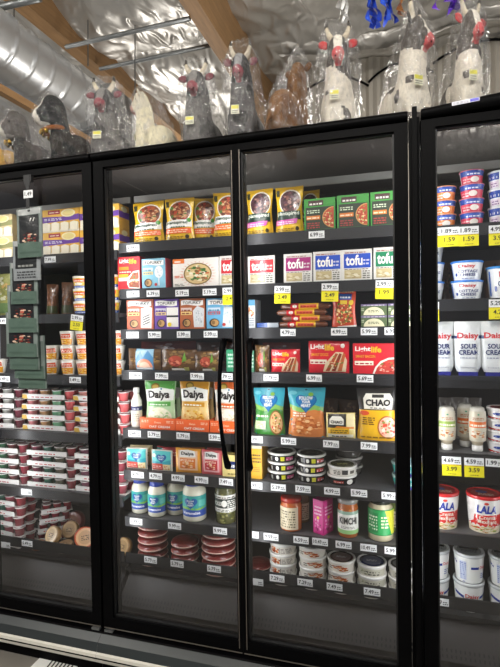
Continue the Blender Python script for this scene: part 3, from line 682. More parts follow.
def a_foodtub(A, cols, s=1):
    A.rect(0, 0, 1, 1, '#e6e1d6'); 
    if s == 0: A.food(.33, .5, .16, .42, cols, 26, .26, 3); A.bars(.52, .15, .86, .85, 4, '#8a8680', 2); A.rect(.48, .1, .5, .9, '#77736c')
    elif s == 1: A.food(.5, .5, .28, .42, cols, 36, .2, 4); A.bars(.14, .3, .26, .8, 2, '#77736c', 2)
    elif s == 2: A.rect(.1, .1, .9, .9, mix(cols[0], '#e6e1d6', .35)); A.bars(.3, .2, .7, .8, 2, '#4a4844', 3); A.food(.3, .5, .12, .35, cols, 14, .3, 2)
    else: A.rect(.12, .12, .88, .88, '#cfcab8'); A.bars(.2, .2, .8, .8, 3, '#6a665c', 4)
def a_teal(A): A.rect(0, 0, 1, 1, '#4fb8ac'); A.rect(0, .02, 1, .30, '#5a4a9e'); A.bars(.2, .45, .8, .85, 2, '#d6f0ea', 3)
def a_yellowcarton(A): A.rect(0, 0, 1, 1, '#e4ae1c'); A.rect(0, .86, 1, 1, '#d8d2bc'); A.bars(.1, .46, .9, .74, 3, '#3f3312', 4); A.bars(.1, .2, .8, .36, 3, '#a87c10', 5)
def a_navybadge(A):
    A.rect(0, 0, 1, 1, '#ead68c'); A.ell(.5, .54, .38, .18, '#24336a'); A.rect(.24, .37, .86, .71, '#24336a'); A.bars(.26, .44, .8, .68, 1, '#eef0f4', 3); A.bars(.3, .1, .8, .22, 1, '#8a7a3a', 2)
def a_kimchi(A, t='KIMCHI'):
    A.rect(0, 0, 1, 1, '#e9e9e2'); A.rect(0, 0, 1, .18, '#8fbf7a'); A.rect(0, .86, 1, 1, '#8fae9a'); A.txt(t, .2, .44, .8, .74, '#3a3a38', .03); A.bars(.25, .24, .75, .36, 2, '#77776e', 3)
def a_greenlabel(A): A.rect(0, 0, 1, 1, '#1e8a46'); A.rect(.05, .04, .95, .96, '#2aa055'); A.rect(.1, .1, .42, .86, '#1e8a46'); A.bars(.14, .2, .4, .8, 5, '#e4f2d8', 2); A.poly([(.8, .04), (.95, .04), (.95, .96), (.6, .96)], '#c9c83a'); A.bars(.5, .3, .7, .8, 4, '#e9f0c0', 3)
def a_magenta(A): A.rect(0, 0, 1, 1, '#c21f7c'); A.rect(.06, .05, .94, .95, '#d42a8c'); A.food(.5, .3, .4, .22, ['#e86ab4', '#8a1458', '#f2a8d0'], 16, .2, 3); A.bars(.16, .56, .84, .86, 3, '#f4c0de', 5); A.rect(.4, .44, .62, .52, '#f0d42a')
def a_creamlabel(A): A.rect(0, 0, 1, 1, '#dccfb0'); A.bars(.1, .1, .9, .9, 7, '#5a5038', 3)
def a_yog(A, c, c2='#f6efe6'):
    A.rect(0, 0, 1, .60, c); A.rect(0, .60, 1, 1, '#2b4aa0'); A.poly([(.2, .62), (.8, .62), (.76, .94), (.24, .94)], '#3a5ab8'); A.bars(.3, .68, .72, .88, 1, '#eef2fa', 3); A.ell(.55, .32, .15, .22, c2); A.bars(.12, .1, .4, .5, 2, mix(c, '#ffffff', .5), 2)
def a_yog2(A): A.rect(0, 0, 1, 1, '#eceef2'); A.rect(0, .52, 1, .94, '#3350a8'); A.bars(.1, .6, .44, .86, 1, '#eef2fa', 2); A.rect(.46, 0, .54, 1, '#eceef2'); A.rect(.56, .08, .9, .5, '#d9c46a'); A.rect(.1, .08, .44, .44, '#e4d6e4'); A.bars(.14, .12, .4, .4, 2, '#8a6a9a', 3)
def daisy(A, t1, t2=None):
    A.rect(0, 0, 1, 1, '#eef1f1'); A.txt('Daisy', .28, .66, .70, .90, '#cf2f35', .02); A.txt(t1, .25, .42, .78, .58, '#2c3a7a', .02)
    if t2: A.txt(t2, .30, .22, .72, .38, '#2c3a7a', .02)
    A.ell(.19, .33, .035, .10, '#35509e'); A.bars(.34, .08, .7, .15, 1, '#6a78a8', 3); A.rect(.0, .1, .05, .92, '#2f6ac0')
def a_daisybig(A): A.rect(0, 0, 1, 1, '#e9ebe8'); A.poly([(0, .62), (.3, .52), (.3, .62), (0, .74)], '#2d3f96'); A.poly([(.72, .52), (1, .62), (1, .74), (.72, .62)], '#2d3f96'); A.txt('Daisy', .34, .52, .70, .72, '#cf2f35', .02); A.txt('SOUR CREAM', .3, .30, .74, .42, '#3c4a8a', .02); A.bars(.34, .1, .7, .24, 2, '#8a94b8', 4)
def a_daisybig_side(A): A.rect(0, 0, 1, 1, '#e9ebe8'); A.poly([(0, .74), (.12, .66), (.12, .74), (0, .84)], '#2d3f96'); A.rect(.52, .56, .74, .66, '#2d3f96'); A.txt('Daisy', .76, .54, .99, .70, '#d8646a', .02); A.rect(.22, .12, .40, .86, '#c6cfe6'); A.bars(.23, .14, .39, .84, 9, '#6a7cb8', 2); A.bars(.8, .2, .96, .44, 3, '#7a86b8', 6); A.bars(.3, .04, .4, .1, 1, '#2d3f96', 3)
def a_lala(A): A.rect(0, 0, 1, 1, '#f0eeea'); A.poly([(0, .22), (.2, .34), (.24, .54), (.9, .56), (1, .62), (1, .2), (0, .18)], '#d8302c'); A.txt('LALA', .30, .60, .76, .84, '#2c3f9e', .045, .15); A.txt('Crema', .36, .42, .74, .54, '#fbe9d8', .02); A.txt('Mexicana', .32, .30, .78, .41, '#fbe9d8', .02); A.rect(.0, .0, 1, .2, '#e8dcc0'); A.food(.5, .13, .4, .13, ['#c9883a', '#f4ead2', '#6a9a3a', '#d9502c', '#e8c878'], 34, .16, 2); A.ell(.52, .90, .05, .04, '#e0463c')
def a_squeeze(A, c): A.rect(0, 0, 1, 1, '#cfc8b4'); A.rect(.06, .46, .94, .66, c); A.bars(.14, .50, .86, .63, 1, '#f6efdc', 2); A.food(.5, .25, .38, .15, ['#c9743a', '#8a4a24', '#e0a868', '#efe0c4'], 34, .18, 3); A.bars(.25, .72, .75, .82, 2, '#a8603a', 4); A.ell(.5, .90, .05, .025, '#4a9a7a')
def a_redwhite(A): A.rect(0, 0, 1, 1, '#ecebea'); A.poly([(0, .02), (1, .02), (1, .34), (.5, .14), (0, .30)], '#c8302f'); A.ell(.42, .62, .16, .16, '#3a4fa0'); A.bars(.34, .56, .52, .7, 1, '#eef2fa', 2); A.rect(.7, .5, .84, .74, '#b85a8a')
def a_noodle(A): A.rect(0, 0, 1, 1, '#efeade'); A.rect(.16, .06, .9, .5, '#e8a020'); A.poly([(.2, .52), (.84, .56), (.8, .86), (.24, .82)], '#d8542c'); A.bars(.28, .6, .76, .8, 2, '#fbeedc', 2); A.food(.52, .26, .3, .18, ['#f2c850', '#d9781e', '#fae29a'], 18, .25, 3)
def a_cup(A): A.rect(0, 0, 1, 1, '#efece0'); A.rect(0, .26, 1, .90, '#e6bd3a'); A.rect(0, .06, 1, .26, '#3a5cb0'); A.bars(.1, .1, .9, .24, 1, '#e8eefa', 2); A.rect(.2, .56, .8, .82, '#e2603a'); A.bars(.26, .62, .74, .78, 1, '#fdf0d8', 3); A.ell(.5, .4, .2, .12, '#f6ead0')
def a_jerky(A, grey=False):
    base = '#77827d' if not grey else '#8b9092'
    A.rect(0, 0, 1, 1, base); A.rect(.05, .87, .95, .985, '#9ea1a0' if True else base); A.ell(.5, .95, .06, .025, '#1a1c1c')
    A.rect(.10, .30, .88, .86, '#1a1c1d')
    if grey: A.bars(.16, .06, .84, .26, 3, '#3a3c3e', 4); A.bars(.2, .34, .8, .44, 1, '#8a8c88', 5)
    else: A.food(.52, .40, .34, .13, ['#7a2c22', '#b85a48', '#d8b8a0', '#4a1a16', '#a08a70'], 24, .18, 3); A.poly([(.03, .0), (.97, .0), (.97, .29), (.6, .32), (.03, .29)], '#52665b'); A.rect(.1, .08, .9, .12, '#465a50')
    A.poly([(.54, .74), (.6, .80), (.62, .79), (.57, .72)], '#d8d8d4'); A.poly([(.66, .73), (.72, .80), (.74, .79), (.69, .72)], '#d8d8d4')

# ================================================================ shelf stocking helpers
PRICE_LABELS = []
def cnt(i, n):
    """position words inside a stack, counted from the bottom (i = 0)"""
    if n == 2: return ('lower', 'upper')[i]
    if n == 3: return ('bottom', 'middle', 'top')[i]
    if n == 4: return ('bottom', 'second from bottom', 'second from top', 'top')[i]
    return ('bottom', 'second from bottom', 'middle', 'second from top', 'top')[i]
def stack(o, n, x, y, z, step, label, cat, group, rz=0., jit=.0015, rj=6):
    """n copies of a tub or box piled up; label takes {p}"""
    r = random.Random(int(abs(x)*9999)+n); outl = []
    for i in range(n):
        c = o if i == 0 else dup(o)
        place(c, x+(r.uniform(-jit, jit) if i else 0), y+(r.uniform(-jit, jit) if i else 0), z+i*step, rz+(r.uniform(-rj, rj) if i else 0))
        tag(c, label.format(p=cnt(i, n)) if n > 1 else label.format(p='').replace('  ', ' '), cat, group); outl.append(c)
    return outl
def boxed(name, l, r, t, b, z, d, side, art, label, cat, group=None, Y=YF, rz=0., mat='card', sideart=None, dz=0., rx=0., h=None):
    x, w, hh = meas(l, r, t, b, Y); h = h or hh
    o = carton(name, w, h, d, side, art, mat, sideart); place(o, x, Y, z+dz, rz, rx); return tag(o, label, cat, group)
def bagged(name, l, r, t, b, z, d, col, art, label, cat, group=None, Y=YF, rz=0., flat=False, seed=0, rx=0., mat='film'):
    x, w, h = meas(l, r, t, b, Y)
    o = pouch(name, w, h, d, col, art, mat, flat, seed); place(o, x, Y, z, rz, rx); return tag(o, label, cat, group)
# price tags
_TAGS = {}
def price_tag(px, py, price, label, sale=None, rot=0.):
    """small shelf-edge card; sale cards have a yellow lower half"""
    k = (price, sale)
    if k not in _TAGS:
        mb = MB(); W, H = (.064, .029) if not sale else (.068, .029)
        hs = .044 if sale else 0
        mb.box(-W/2, 0, -H/2, W/2, .0009, H/2, '#eceeee'); A = Art(mb, lambda u, v, e: (-W/2+u*W, -e, -H/2+v*H))
        if price: A.txt(price, .08, .24, .60, .80, '#26282c', .02)
        A.bars(.66, .2, .94, .72, 2, '#4a4c50', 3)
        if sale:
            mb.box(-W/2, 0, -H/2-hs, W/2, .0009, -H/2-.0003, '#ece11c'); A2 = Art(mb, lambda u, v, e: (-W/2+u*W, -e, -H/2-hs+v*hs)); A2.txt(sale, .22, .42, .78, .80, '#3c3a20', .015); A2.bars(.3, .14, .72, .26, 1, '#8a8420', 3); A2.bars(.02, .93, .98, 1, 1, '#9a3a2a', 4)
        _TAGS[k] = mb.build('price_tag', 'card'); c = _TAGS[k]
    else: c = dup(_TAGS[k])
    p = at(px, py, YR-.0016); place(c, p.x, YR-.0016, p.z, ry=rot)
    tag(c, label, 'price tag', 'shelf price tags'); return c

# ================================================================ MIDDLE FRIDGE, shelf 1
z = TB[0]
PG = 'yellow plant-based meat pouches'
X = lambda l, r, t, b: None
bagged('food_pouch', 131, 162, 200, 242, z, .05, '#d9a81c', a_plant, 'yellow meal pouch with orange band, first to the right of the cheese boxes', 'food pouch', PG, seed=1)
bagged('food_pouch', 163, 192.5, 197.5, 241, z, .05, '#d9a81c', a_plant, 'yellow meal pouch with orange band, second from the cheese boxes', 'food pouch', PG, seed=2)
bagged('food_pouch', 190.5, 215.5, 195.5, 240, z, .05, '#d9a81c', a_plant, 'yellow meal pouch half hidden behind the pouch by the centre post', 'food pouch', PG, Y=YF+.055, seed=3, rz=8)
bagged('food_pouch', 212, 241, 192.5, 239, z, .05, '#d9a81c', a_plant, 'yellow meal pouch with orange band standing against the centre door post', 'food pouch', PG, seed=4, rz=2)
pd = lambda A: a_plant(A, dark=True)
bagged('food_pouch', 245, 272, 189, 236, z, .05, '#cfa41e', pd, 'yellow pouch with dark green and magenta bands, nearest the centre post', 'food pouch', PG, seed=5)
bagged('food_pouch', 274, 302.5, 185, 233, z, .05, '#cfa41e', pd, 'yellow pouch with dark green and magenta bands, beside the green pizza boxes', 'food pouch', PG, seed=6, rz=-3)
bagged('food_pouch', 298, 319, 188, 234, z, .05, '#cfa41e', pd, 'yellow pouch peeking out behind the first green pizza box', 'food pouch', PG, Y=YF+.075, seed=7)
GP = 'green pizza boxes'
boxed('pizza_box', 304, 335.5, 197, 230, z, .05, '#2f7a30', a_upton, 'green pizza box nearest the yellow pouches on the top shelf', 'box', GP, rz=-2)
boxed('pizza_box', 337, 369, 193.5, 228, z, .05, '#2f7a30', a_upton, 'green pizza box in the middle of three on the top shelf', 'box', GP)
boxed('pizza_box', 370.5, 402, 190.5, 226, z, .05, '#2f7a30', a_upton, 'green pizza box cut off by the wide black post on the top shelf', 'box', GP)
price_tag(133, 248, '4.99', 'white price tag under the first yellow meal pouch on the top shelf')
price_tag(316.5, 234.6, '6.99', 'bluish price tag 6.99 under the first green pizza box')
# shelf 2
z = TB[1]
boxed('veggie_burger_box', 118, 140, 257, 290, z, .05, '#a81822', a_lightlife_tall, 'tall red carton of veggie patties on the second shelf', 'box')
boxed('veggie_roast_box', 142, 165.5, 258.7, 289, z, .06, '#b8414a', lambda A: a_tofurky(A, '#8cc6dc', style=4), 'pale blue carton with a white banner and fork picture on the second shelf', 'box', 'white banner cartons')
boxed('ramen_box', 173, 218.5, 259.5, 288.5, z, .055, '#e4dfd6', a_bowl, 'wide white box with a noodle bowl picture on the second shelf', 'box')
TG = 'tofu packs'
def tofu(l, r, t, b, c, label, rz=0.):
    x, w, h = meas(l, r, t, b, YF)
    mb = MB(); mb.idx([(-w/2, .004, 0), (w/2, .004, 0), (w/2, .004, h), (-w/2, .004, h), (-w*.44, .05, .006), (w*.44, .05, .006), (w*.44, .05, h-.006), (-w*.44, .05, h-.006)], [(0, 1, 5, 4), (1, 2, 6, 5), (2, 3, 7, 6), (3, 0, 4, 7), (4, 5, 6, 7)], '#e4e2da')
    mb.box(-w/2-.002, .001, 0, w/2+.002, .0045, h+.002, '#e9e7e0')
    o = mb.build('tofu_pack', 'gloss'); f = MB(); a_tofu(Art(f, flatS(w, h, .001)), c); f.build('printed_film', 'gloss', o)
    place(o, x, YF, z, rz, -3); tag(o, label, 'tofu pack', TG)
tofu(219.5, 243, 258, 288, '#c9303a', 'tofu pack with red panel beside the noodle bowl box')
tofu(248, 274, 256, 284.5, '#c9303a', 'tofu pack with red panel just past the centre post')
tofu(284, 311.5, 254.5, 284, '#a83278', 'tofu pack with magenta panel')
tofu(313.6, 341, 252, 282.7, '#2a52c0', 'tofu pack with blue panel next to the magenta one')
tofu(342, 371.5, 249.5, 281, '#2a52c0', 'tofu pack with blue panel next to the green one')
tofu(374, 401, 247, 279.6, '#23855a', 'tofu pack with green panel beside the wide black post')
price_tag(133, 294, '7.79', 'white price tag 7.79 under the tall red patties carton'); price_tag(153, 293.5, '6.39', 'white price tag 6.39 under the pale blue banner carton')
price_tag(182, 293, '5.19', 'white price tag 5.19 under the noodle bowl box'); price_tag(209.5, 292, '5.19', 'white price tag under the noodle bowl box edge next to the first red tofu pack')
price_tag(230, 291, '2.99', 'yellow sale tag half behind the centre door post', '2.49'); price_tag(282.5, 289.5, '2.99', 'yellow sale tag 2.49 under the magenta tofu pack', '2.49', 2)
price_tag(330, 287, '2.99', 'yellow sale tag 2.49 under the first blue tofu pack', '2.49', 2); price_tag(384.5, 284, '2.99', 'yellow sale tag 1.99 under the green tofu pack', '1.99', 2)
# shelf 3
z = TB[2]; TK = 'white banner cartons'
boxed('deli_box', 127, 153.5, 300.5, 330.5, z, .06, '#a84e30', lambda A: a_tofurky(A, '#c4694c', style=0), 'salmon carton with white banner and striped slices', 'box', TK)
boxed('deli_box', 154.5, 179, 299.8, 330, z, .06, '#4a2a78', lambda A: a_tofurky(A, '#6c48a0', style=1), 'purple carton with white banner', 'box', TK)
boxed('deli_box', 180, 205, 299.5, 330, z, .06, '#8a4424', lambda A: a_tofurky(A, '#b5643a', style=2), 'orange brown carton with white banner and grey slices', 'box', TK)
boxed('deli_box', 206.5, 236, 299, 329.5, z, .06, '#3a80b8', lambda A: a_tofurky(A, '#6cb4de', style=3), 'sky blue carton with white banner beside the centre post', 'box', TK)
boxed('deli_box', 247.5, 255, 300, 328.5, z, .09, '#c8ccd0', lambda A: (A.rect(0, 0, 1, 1, '#d8dcde'), A.rect(0, .8, 1, 1, '#5aa0c8'), A.food(.5, .6, .4, .2, ['#d9884a', '#a85a2c', '#e8c08a'], 14, .3, 2), A.bars(.1, .1, .9, .4, 4, '#77808a', 2)), 'narrow white and blue carton seen end on just past the centre post', 'box')
x, w, h = meas(256, 279, 316, 328, YF)
mb = MB(); mb.cbox(-w/2, 0, 0, w/2, .10, .024, '#20242a'); A = Art(mb, lambda u, v, e: (-w/2+u*w, v*.10, .024+e)); A.rect(.05, .05, .95, .95, '#b8bfc6'); A.rect(.05, .05, .48, .95, '#2c5fae'); A.bars(.52, .2, .9, .8, 4, '#77808a', 2); A = Art(mb, flatS(w, .024, 0)); A.rect(.02, .1, .98, .9, '#9aa2aa'); A.rect(.02, .1, .5, .9, '#2450a0')
o = mb.build('cheese_pack', 'gloss'); place(o, x, YF, z+.001, -4); tag(o, 'flat blue and silver pack lying beside the sausage rolls', 'pack')
# veggie sausage rolls, four lying crosswise
def roll():
    mb = MB(); Lr = .19; rr = .0125
    mb.tube([(-Lr/2-.012, .015, rr), (-Lr/2, .015, rr), (Lr/2, .015, rr), (Lr/2+.012, .015, rr)], [.004, rr, rr, .004], '#6a3a20', 14)
    lb = MB()
    def S(u, v, e):
        a = -PI/2+(v-.5)*2.6; return (-.062+u*.118, .015+(rr+e)*math.sin(a)*1.0, rr+(rr+e)*math.cos(a)) if False else (-.062+u*.118, .015-(rr+e)*math.cos((v-.5)*2.6), rr+(rr+e)*math.sin((v-.5)*2.6))
    A = Art(lb, S, (2, 10), h0=.0006); A.rect(0, 0, 1, 1, '#e8b828'); A.rect(0, 0, .30, 1, '#c8262c'); A.ell(.16, .5, .08, .2, '#f2ece0'); A.rect(.36, .3, .94, .72, '#d8602a'); A.bars(.38, .4, .92, .66, 1, '#a82020', 3)
    o = mb.build('sausage_roll', 'film'); lb.build('label', 'gloss', o); return o
r0 = roll()
for i, (px, zz) in enumerate(((302, 0), (306, 1), (301, 2), (305, 3))):
    c = r0 if i == 0 else dup(r0); p = at(px, 325, YF); place(c, p.x, YF, z+.0005+zz*.0256); tag(c, f'brown veggie sausage roll with yellow label, {cnt(i, 4)} of the pile', 'sausage roll', 'sausage rolls')
bagged('stir_fry_bag', 331, 356, 290, 327.6, z, .03, '#c24a2c', a_stirfry, 'red and orange bag of mixed food pieces on the third shelf', 'food bag', seed=4, rz=-4)
CG = 'green cream cheese boxes'
x, w, h = meas(361, 387, 304.6, 327.8, YF); h2 = h/2-.001
for i in range(2):
    o = carton('cream_cheese_box', w, h2, .07, '#4a5a38', a_chive, 'card'); place(o, x, YF, z+i*(h2+.0008)); tag(o, f'{cnt(i, 2)} green cream cheese box left of its twin stack by the post', 'box', CG)
    c = dup(o); place(c, x+w+.004, YF, z+i*(h2+.0008)); tag(c, f'{cnt(i, 2)} green cream cheese box partly hidden by the wide black post', 'box', CG)
price_tag(132.5, 335, '5.99', 'white price tag under the salmon banner carton'); price_tag(154.5, 334.8, '5.99', 'white price tag under the purple banner carton')
price_tag(183.5, 334.5, '5.99', 'white price tag under the orange brown banner carton'); price_tag(210.5, 334.2, '5.99', 'white price tag under the sky blue banner carton')
price_tag(288, 332.5, '4.79', 'white price tag 4.79 under the sausage rolls'); price_tag(339, 331.8, '4.99', 'white price tag 4.99 under the mixed food bag'); price_tag(369, 331.5, '5.99', 'white price tag 5.99 under the green cream cheese boxes'); price_tag(393, 331.2, '6.99', 'white price tag cut off by the wide black post under the cream cheese boxes')
# shelf 4
z = TB[3]; MG = 'brown vacuum packs'
bagged('deli_pack', 127.5, 160, 350, 371.5, z, .03, '#4a3218', lambda A: a_meat(A, True), 'brown vacuum pack with blue centre label on the fourth shelf', 'food pack', MG, flat=True, seed=3)
bagged('deli_pack', 161, 196, 350.5, 371.8, z, .03, '#4a3218', lambda A: a_meat(A, False), 'brown vacuum pack with a tomato and green leaf picture', 'food pack', MG, flat=True, seed=4)
bagged('deli_pack', 195, 220, 352, 372, z, .03, '#4a3218', lambda A: a_meat(A, False), 'brown vacuum pack behind the handle of the middle fridge', 'food pack', MG, flat=True, seed=5, rz=6)
boxed('tofu_carton', 226.5, 240, 350, 372, z, .06, '#2a7a58', lambda A: (A.rect(0, 0, 1, 1, '#3f9a70'), A.bars(.1, .2, .9, .9, 4, '#cfe8d8', 3)), 'green carton tucked behind the centre post on the fourth shelf', 'box')
boxed('tofu_carton', 249, 254, 351, 372, z, .06, '#2a6a48', lambda A: (A.rect(0, 0, 1, 1, '#4a8a68'), A.bars(.1, .2, .9, .9, 4, '#cfe8d8', 2)), 'narrow green carton just past the centre post on the fourth shelf', 'box')
bagged('deli_pack', 254.5, 269, 346, 373, z, .03, '#4a3218', lambda A: a_meat(A, False), 'brown vacuum pack behind the second door handle', 'food pack', MG, flat=True, seed=6)
bagged('hot_dog_pack', 271, 299.5, 351, 374, z, .025, '#b01822', lambda A: a_lightlife_wide(A, False), 'small red veggie hot dog pack beside the second door handle', 'food pack', 'red veggie meat packs', flat=True, seed=7)
bagged('hot_dog_pack', 308.5, 349, 342.5, 374.2, z, .025, '#b01822', lambda A: a_lightlife_wide(A, False), 'large red veggie hot dog pack in the centre of the fourth shelf', 'food pack', 'red veggie meat packs', flat=True, seed=8)
boxed('veggie_bacon_box', 353, 398, 343.5, 373.8, z, .04, '#b01822', a_lightlife_wide, 'flat red veggie bacon box with a round food picture by the black post', 'box', 'red veggie meat packs')
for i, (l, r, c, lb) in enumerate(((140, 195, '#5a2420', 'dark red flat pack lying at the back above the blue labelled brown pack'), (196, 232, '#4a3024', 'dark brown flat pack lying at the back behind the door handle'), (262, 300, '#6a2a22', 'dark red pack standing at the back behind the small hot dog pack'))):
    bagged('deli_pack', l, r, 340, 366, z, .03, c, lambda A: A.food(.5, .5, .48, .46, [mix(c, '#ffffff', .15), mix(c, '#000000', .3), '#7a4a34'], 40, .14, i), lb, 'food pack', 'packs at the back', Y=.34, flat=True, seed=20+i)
price_tag(135.5, 375.6, '7.99', 'white price tag 7.99 under the blue labelled brown pack'); price_tag(161.5, 376, '7.99', 'white price tag 7.99 under the tomato pictured brown pack'); price_tag(197, 376.3, '7.99', 'white price tag 7.99 under the brown pack behind the handle'); price_tag(225.5, 376.6, '7.79', 'white price tag crossed by the first door handle')
price_tag(271, 377.6, '5.79', 'white price tag 5.79 under the small hot dog pack'); price_tag(314, 378.2, '6.99', 'white price tag 6.99 under the large hot dog pack'); price_tag(365, 378.6, '5.69', 'white price tag 5.69 under the flat veggie bacon box')
# shelf 5
z = TB[4]
x, w, h = meas(132, 141.6, 389.7, 429, YF+.02)
mb = MB(); r1 = w/2; mb.lathe([(r1*.9, 0), (r1, .006), (r1, h*.66), (r1*.55, h*.8), (r1*.5, h*.86)], '#e9e6dc', 22); o = mb.build('cream_bottle', 'gloss')
l_ = MB(); l_.lathe([(r1*.56, h*.86), (r1*.56, h*.985), (r1*.5, h), (.001, h)], '#f2f1ec', 22); l_.build('cap', 'gloss', o)
l_ = MB(); A = Art(l_, roundS(r1, r1, h*.52, h*.06, 160), (14, 2), h0=.0008); A.rect(0, 0, 1, 1, '#e9e4d2'); A.rect(0, .72, 1, .92, '#22285e'); A.bars(.3, .76, .7, .9, 1, '#e8eaf4', 2); A.bars(.3, .2, .7, .6, 4, '#a8a290', 3); l_.build('label', 'card', o)
place(o, x, YF+.02, z, 18); tag(o, 'slim white bottle with a navy label band beside the green cheese bag', 'bottle')
DG = 'shredded cheese alternative bags'
DZ = (('#bfe0b0', '#58a84a', ['#e9e6c8', '#cfd8a0', '#f4f0dc', '#9ac080'], 138, 176, 381.7, 429.6, 141.6, 176, 'green cheese bag with white lettering panel in an orange tray', 'orange display tray holding the green cheese bag', 1),
      ('#f0cf8a', '#d99a24', ['#f0c050', '#e09a20', '#f8dc90', '#d08a1c'], 174.5, 215, 381, 431.5, 176.6, 210, 'golden yellow cheese bag in an orange tray', 'orange display tray holding the golden yellow cheese bag', 2),
      ('#f0ddc8', '#dc6a30', ['#f4ead4', '#e9d8b8', '#fbf4e6', '#d8c49a'], 216, 244, 380.5, 432, 211, 243, 'white and orange cheese bag behind the first door handle', 'orange display tray behind the first door handle', 3))
for base, acc, food, l, r, t, b, tl, tr_, lb, lt, sd in DZ:
    xt, wt, _ = meas(tl, tr_, 416, 431, YF); ht = .052
    mb = MB(); dp = .16
    mb.box(-wt/2, 0, 0, wt/2, .003, ht, '#ee6428'); mb.box(-wt/2, .003, 0, wt/2, dp, .003, '#d8571f'); mb.box(-wt/2, .003, .003, -wt/2+.003, dp, ht*1.0, '#e05c22'); mb.box(wt/2-.003, .003, .003, wt/2, dp, ht*1.0, '#e05c22')
    a_display(Art(mb, flatS(wt, ht, 0))); o = mb.build('display_tray', 'card'); place(o, xt, YF-.012, z); tag(o, lt, 'display tray', 'orange display trays')
    bw = wt-.016
    x, w, h = meas(l, r, t, b, YF+.01); o = pouch('cheese_bag', bw, h-.004, .042, base, lambda A: a_daiya(A, base, acc, food), 'film', seed=sd); place(o, xt, YF+.006, z+.0035); tag(o, lb, 'cheese bag', DG)
    o2 = dup(o); place(o2, xt, YF+.068, z+.0035); tag(o2, 'second bag standing directly behind the '+lb.split(' in an')[0].split(' behind')[0], 'cheese bag', DG)
bagged('cheese_bag', 252.7, 284, 389, 435, z, .05, '#2f8f9e', a_fyh_green, 'teal and green cheese bag with blue heart, beside the second door handle', 'cheese bag', DG, seed=11)
bagged('cheese_bag', 287, 325, 389, 437.5, z, .05, '#2f8f9e', a_fyh_orange, 'teal and orange cheese bag with blue heart', 'cheese bag', DG, seed=12)
bagged('cheese_slices', 326, 355, 414, 439.3, z, .03, '#e6d27c', a_chao_slices, 'pack of pale yellow cheese slices with a black label', 'cheese slices', seed=13, flat=True)
bagged('cheese_bag', 356.5, 400, 391, 443, z, .05, '#3a3836', a_chao_bag, 'black and yellow cheese bag with a pizza picture by the black post', 'cheese bag', DG, seed=14)
for i, (l, r, lb) in enumerate(((316, 338, 'dark brown bag at the back behind the teal and orange cheese bag'), (338, 360, 'dark brown bag at the back above the pale yellow slices'))):
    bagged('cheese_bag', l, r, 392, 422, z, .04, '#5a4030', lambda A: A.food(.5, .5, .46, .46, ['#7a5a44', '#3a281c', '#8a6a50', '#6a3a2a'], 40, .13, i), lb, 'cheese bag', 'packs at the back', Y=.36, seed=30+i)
price_tag(134.5, 433.7, '6.49', 'white price tag 6.49 under the slim white bottle'); price_tag(154, 434.6, '5.79', 'white price tag 5.79 under the tray of the green cheese bag'); price_tag(183, 436, '5.79', 'white price tag 5.79 under the tray of the golden cheese bag'); price_tag(215.5, 437.5, '5.99', 'white price tag 5.99 under the tray behind the first handle')
price_tag(255.5, 439.5, '5.99', 'white price tag hidden partly by the foot of the second handle'); price_tag(288.5, 441.3, '5.99', 'white price tag 5.99 between the two teal cheese bags'); price_tag(331, 444, '7.99', 'white price tag 7.99 under the pale yellow slices'); price_tag(369, 446, '7.99', 'white price tag 7.99 under the black and yellow cheese bag')
# shelf 6
z = TB[5]; SG = 'sliced cheese packs'
bagged('slice_pack', 126, 146.5, 449.6, 470.5, z, .022, '#dcd6c8', a_fyh_slice, 'teal slice pack with blue heart, nearest the stacked fruit trays', 'slice pack', SG, flat=True, seed=1)
bagged('slice_pack', 151, 171.5, 451, 471.5, z, .022, '#dcd6c8', a_fyh_slice, 'teal slice pack with blue heart, next to the orange slices', 'slice pack', SG, flat=True, seed=2)
bagged('slice_pack', 175.5, 200, 449.6, 474, z, .026, '#e8a02c', lambda A: a_daiya_slice(A, '#e8a02c', '#dc7a2a'), 'orange cheese slice pack', 'slice pack', SG, flat=True, seed=3, rz=4)
bagged('slice_pack', 201, 221.5, 450, 474.5, z, .026, '#c8383c', lambda A: a_daiya_slice(A, '#d0575c', '#c02a34'), 'red cheese slice pack', 'slice pack', SG, flat=True, seed=4)
boxed('butter_pack', 222.5, 240, 455, 476.5, z, .05, '#dcc878', a_navybadge, 'cream yellow pack with a navy badge by the centre post', 'pack')
bagged('slice_pack', 129, 151, 442.5, 462, z, .03, '#d8c898', lambda A: (A.rect(0, .1, 1, .9, '#d6c48c'), A.bars(.1, .5, .9, .9, 3, '#8a7a4a', 3)), 'cream yellow slice pack standing behind the first teal slice pack', 'slice pack', SG, Y=YF+.06, flat=True, seed=5)
bagged('slice_pack', 156, 178, 442, 462, z, .03, '#b8303a', lambda A: (A.rect(0, .05, 1, .95, '#c4343c'), A.rect(0, .6, .28, .95, '#3f9a9a'), A.bars(.35, .6, .9, .85, 2, '#e8b0a8', 3)), 'red slice pack standing behind the second teal slice pack', 'slice pack', SG, Y=YF+.06, flat=True, seed=6)
bagged('slice_pack', 181, 204, 441.5, 463, z, .03, '#a8642a', lambda A: (A.rect(0, .05, 1, .95, '#b8702c'), A.bars(.2, .7, .8, .9, 1, '#efe0c0', 2)), 'brown orange slice pack standing behind the orange slice pack', 'slice pack', SG, Y=YF+.06, flat=True, seed=7)
bagged('slice_pack', 206, 224, 441, 463, z, .03, '#a82c34', lambda A: (A.rect(0, .05, 1, .95, '#b8343c'), A.bars(.2, .7, .8, .9, 1, '#efd0c8', 2)), 'dark red slice pack standing behind the red slice pack', 'slice pack', SG, Y=YF+.06, flat=True, seed=8)
boxed('yellow_carton', 249.5, 262, 445, 480, z, .11, '#cf9a14', a_yellowcarton, 'yellow carton with black lettering just past the centre post', 'box', rz=0)
TBG = 'black dip tubs with white lids'
Yt = YF+.055
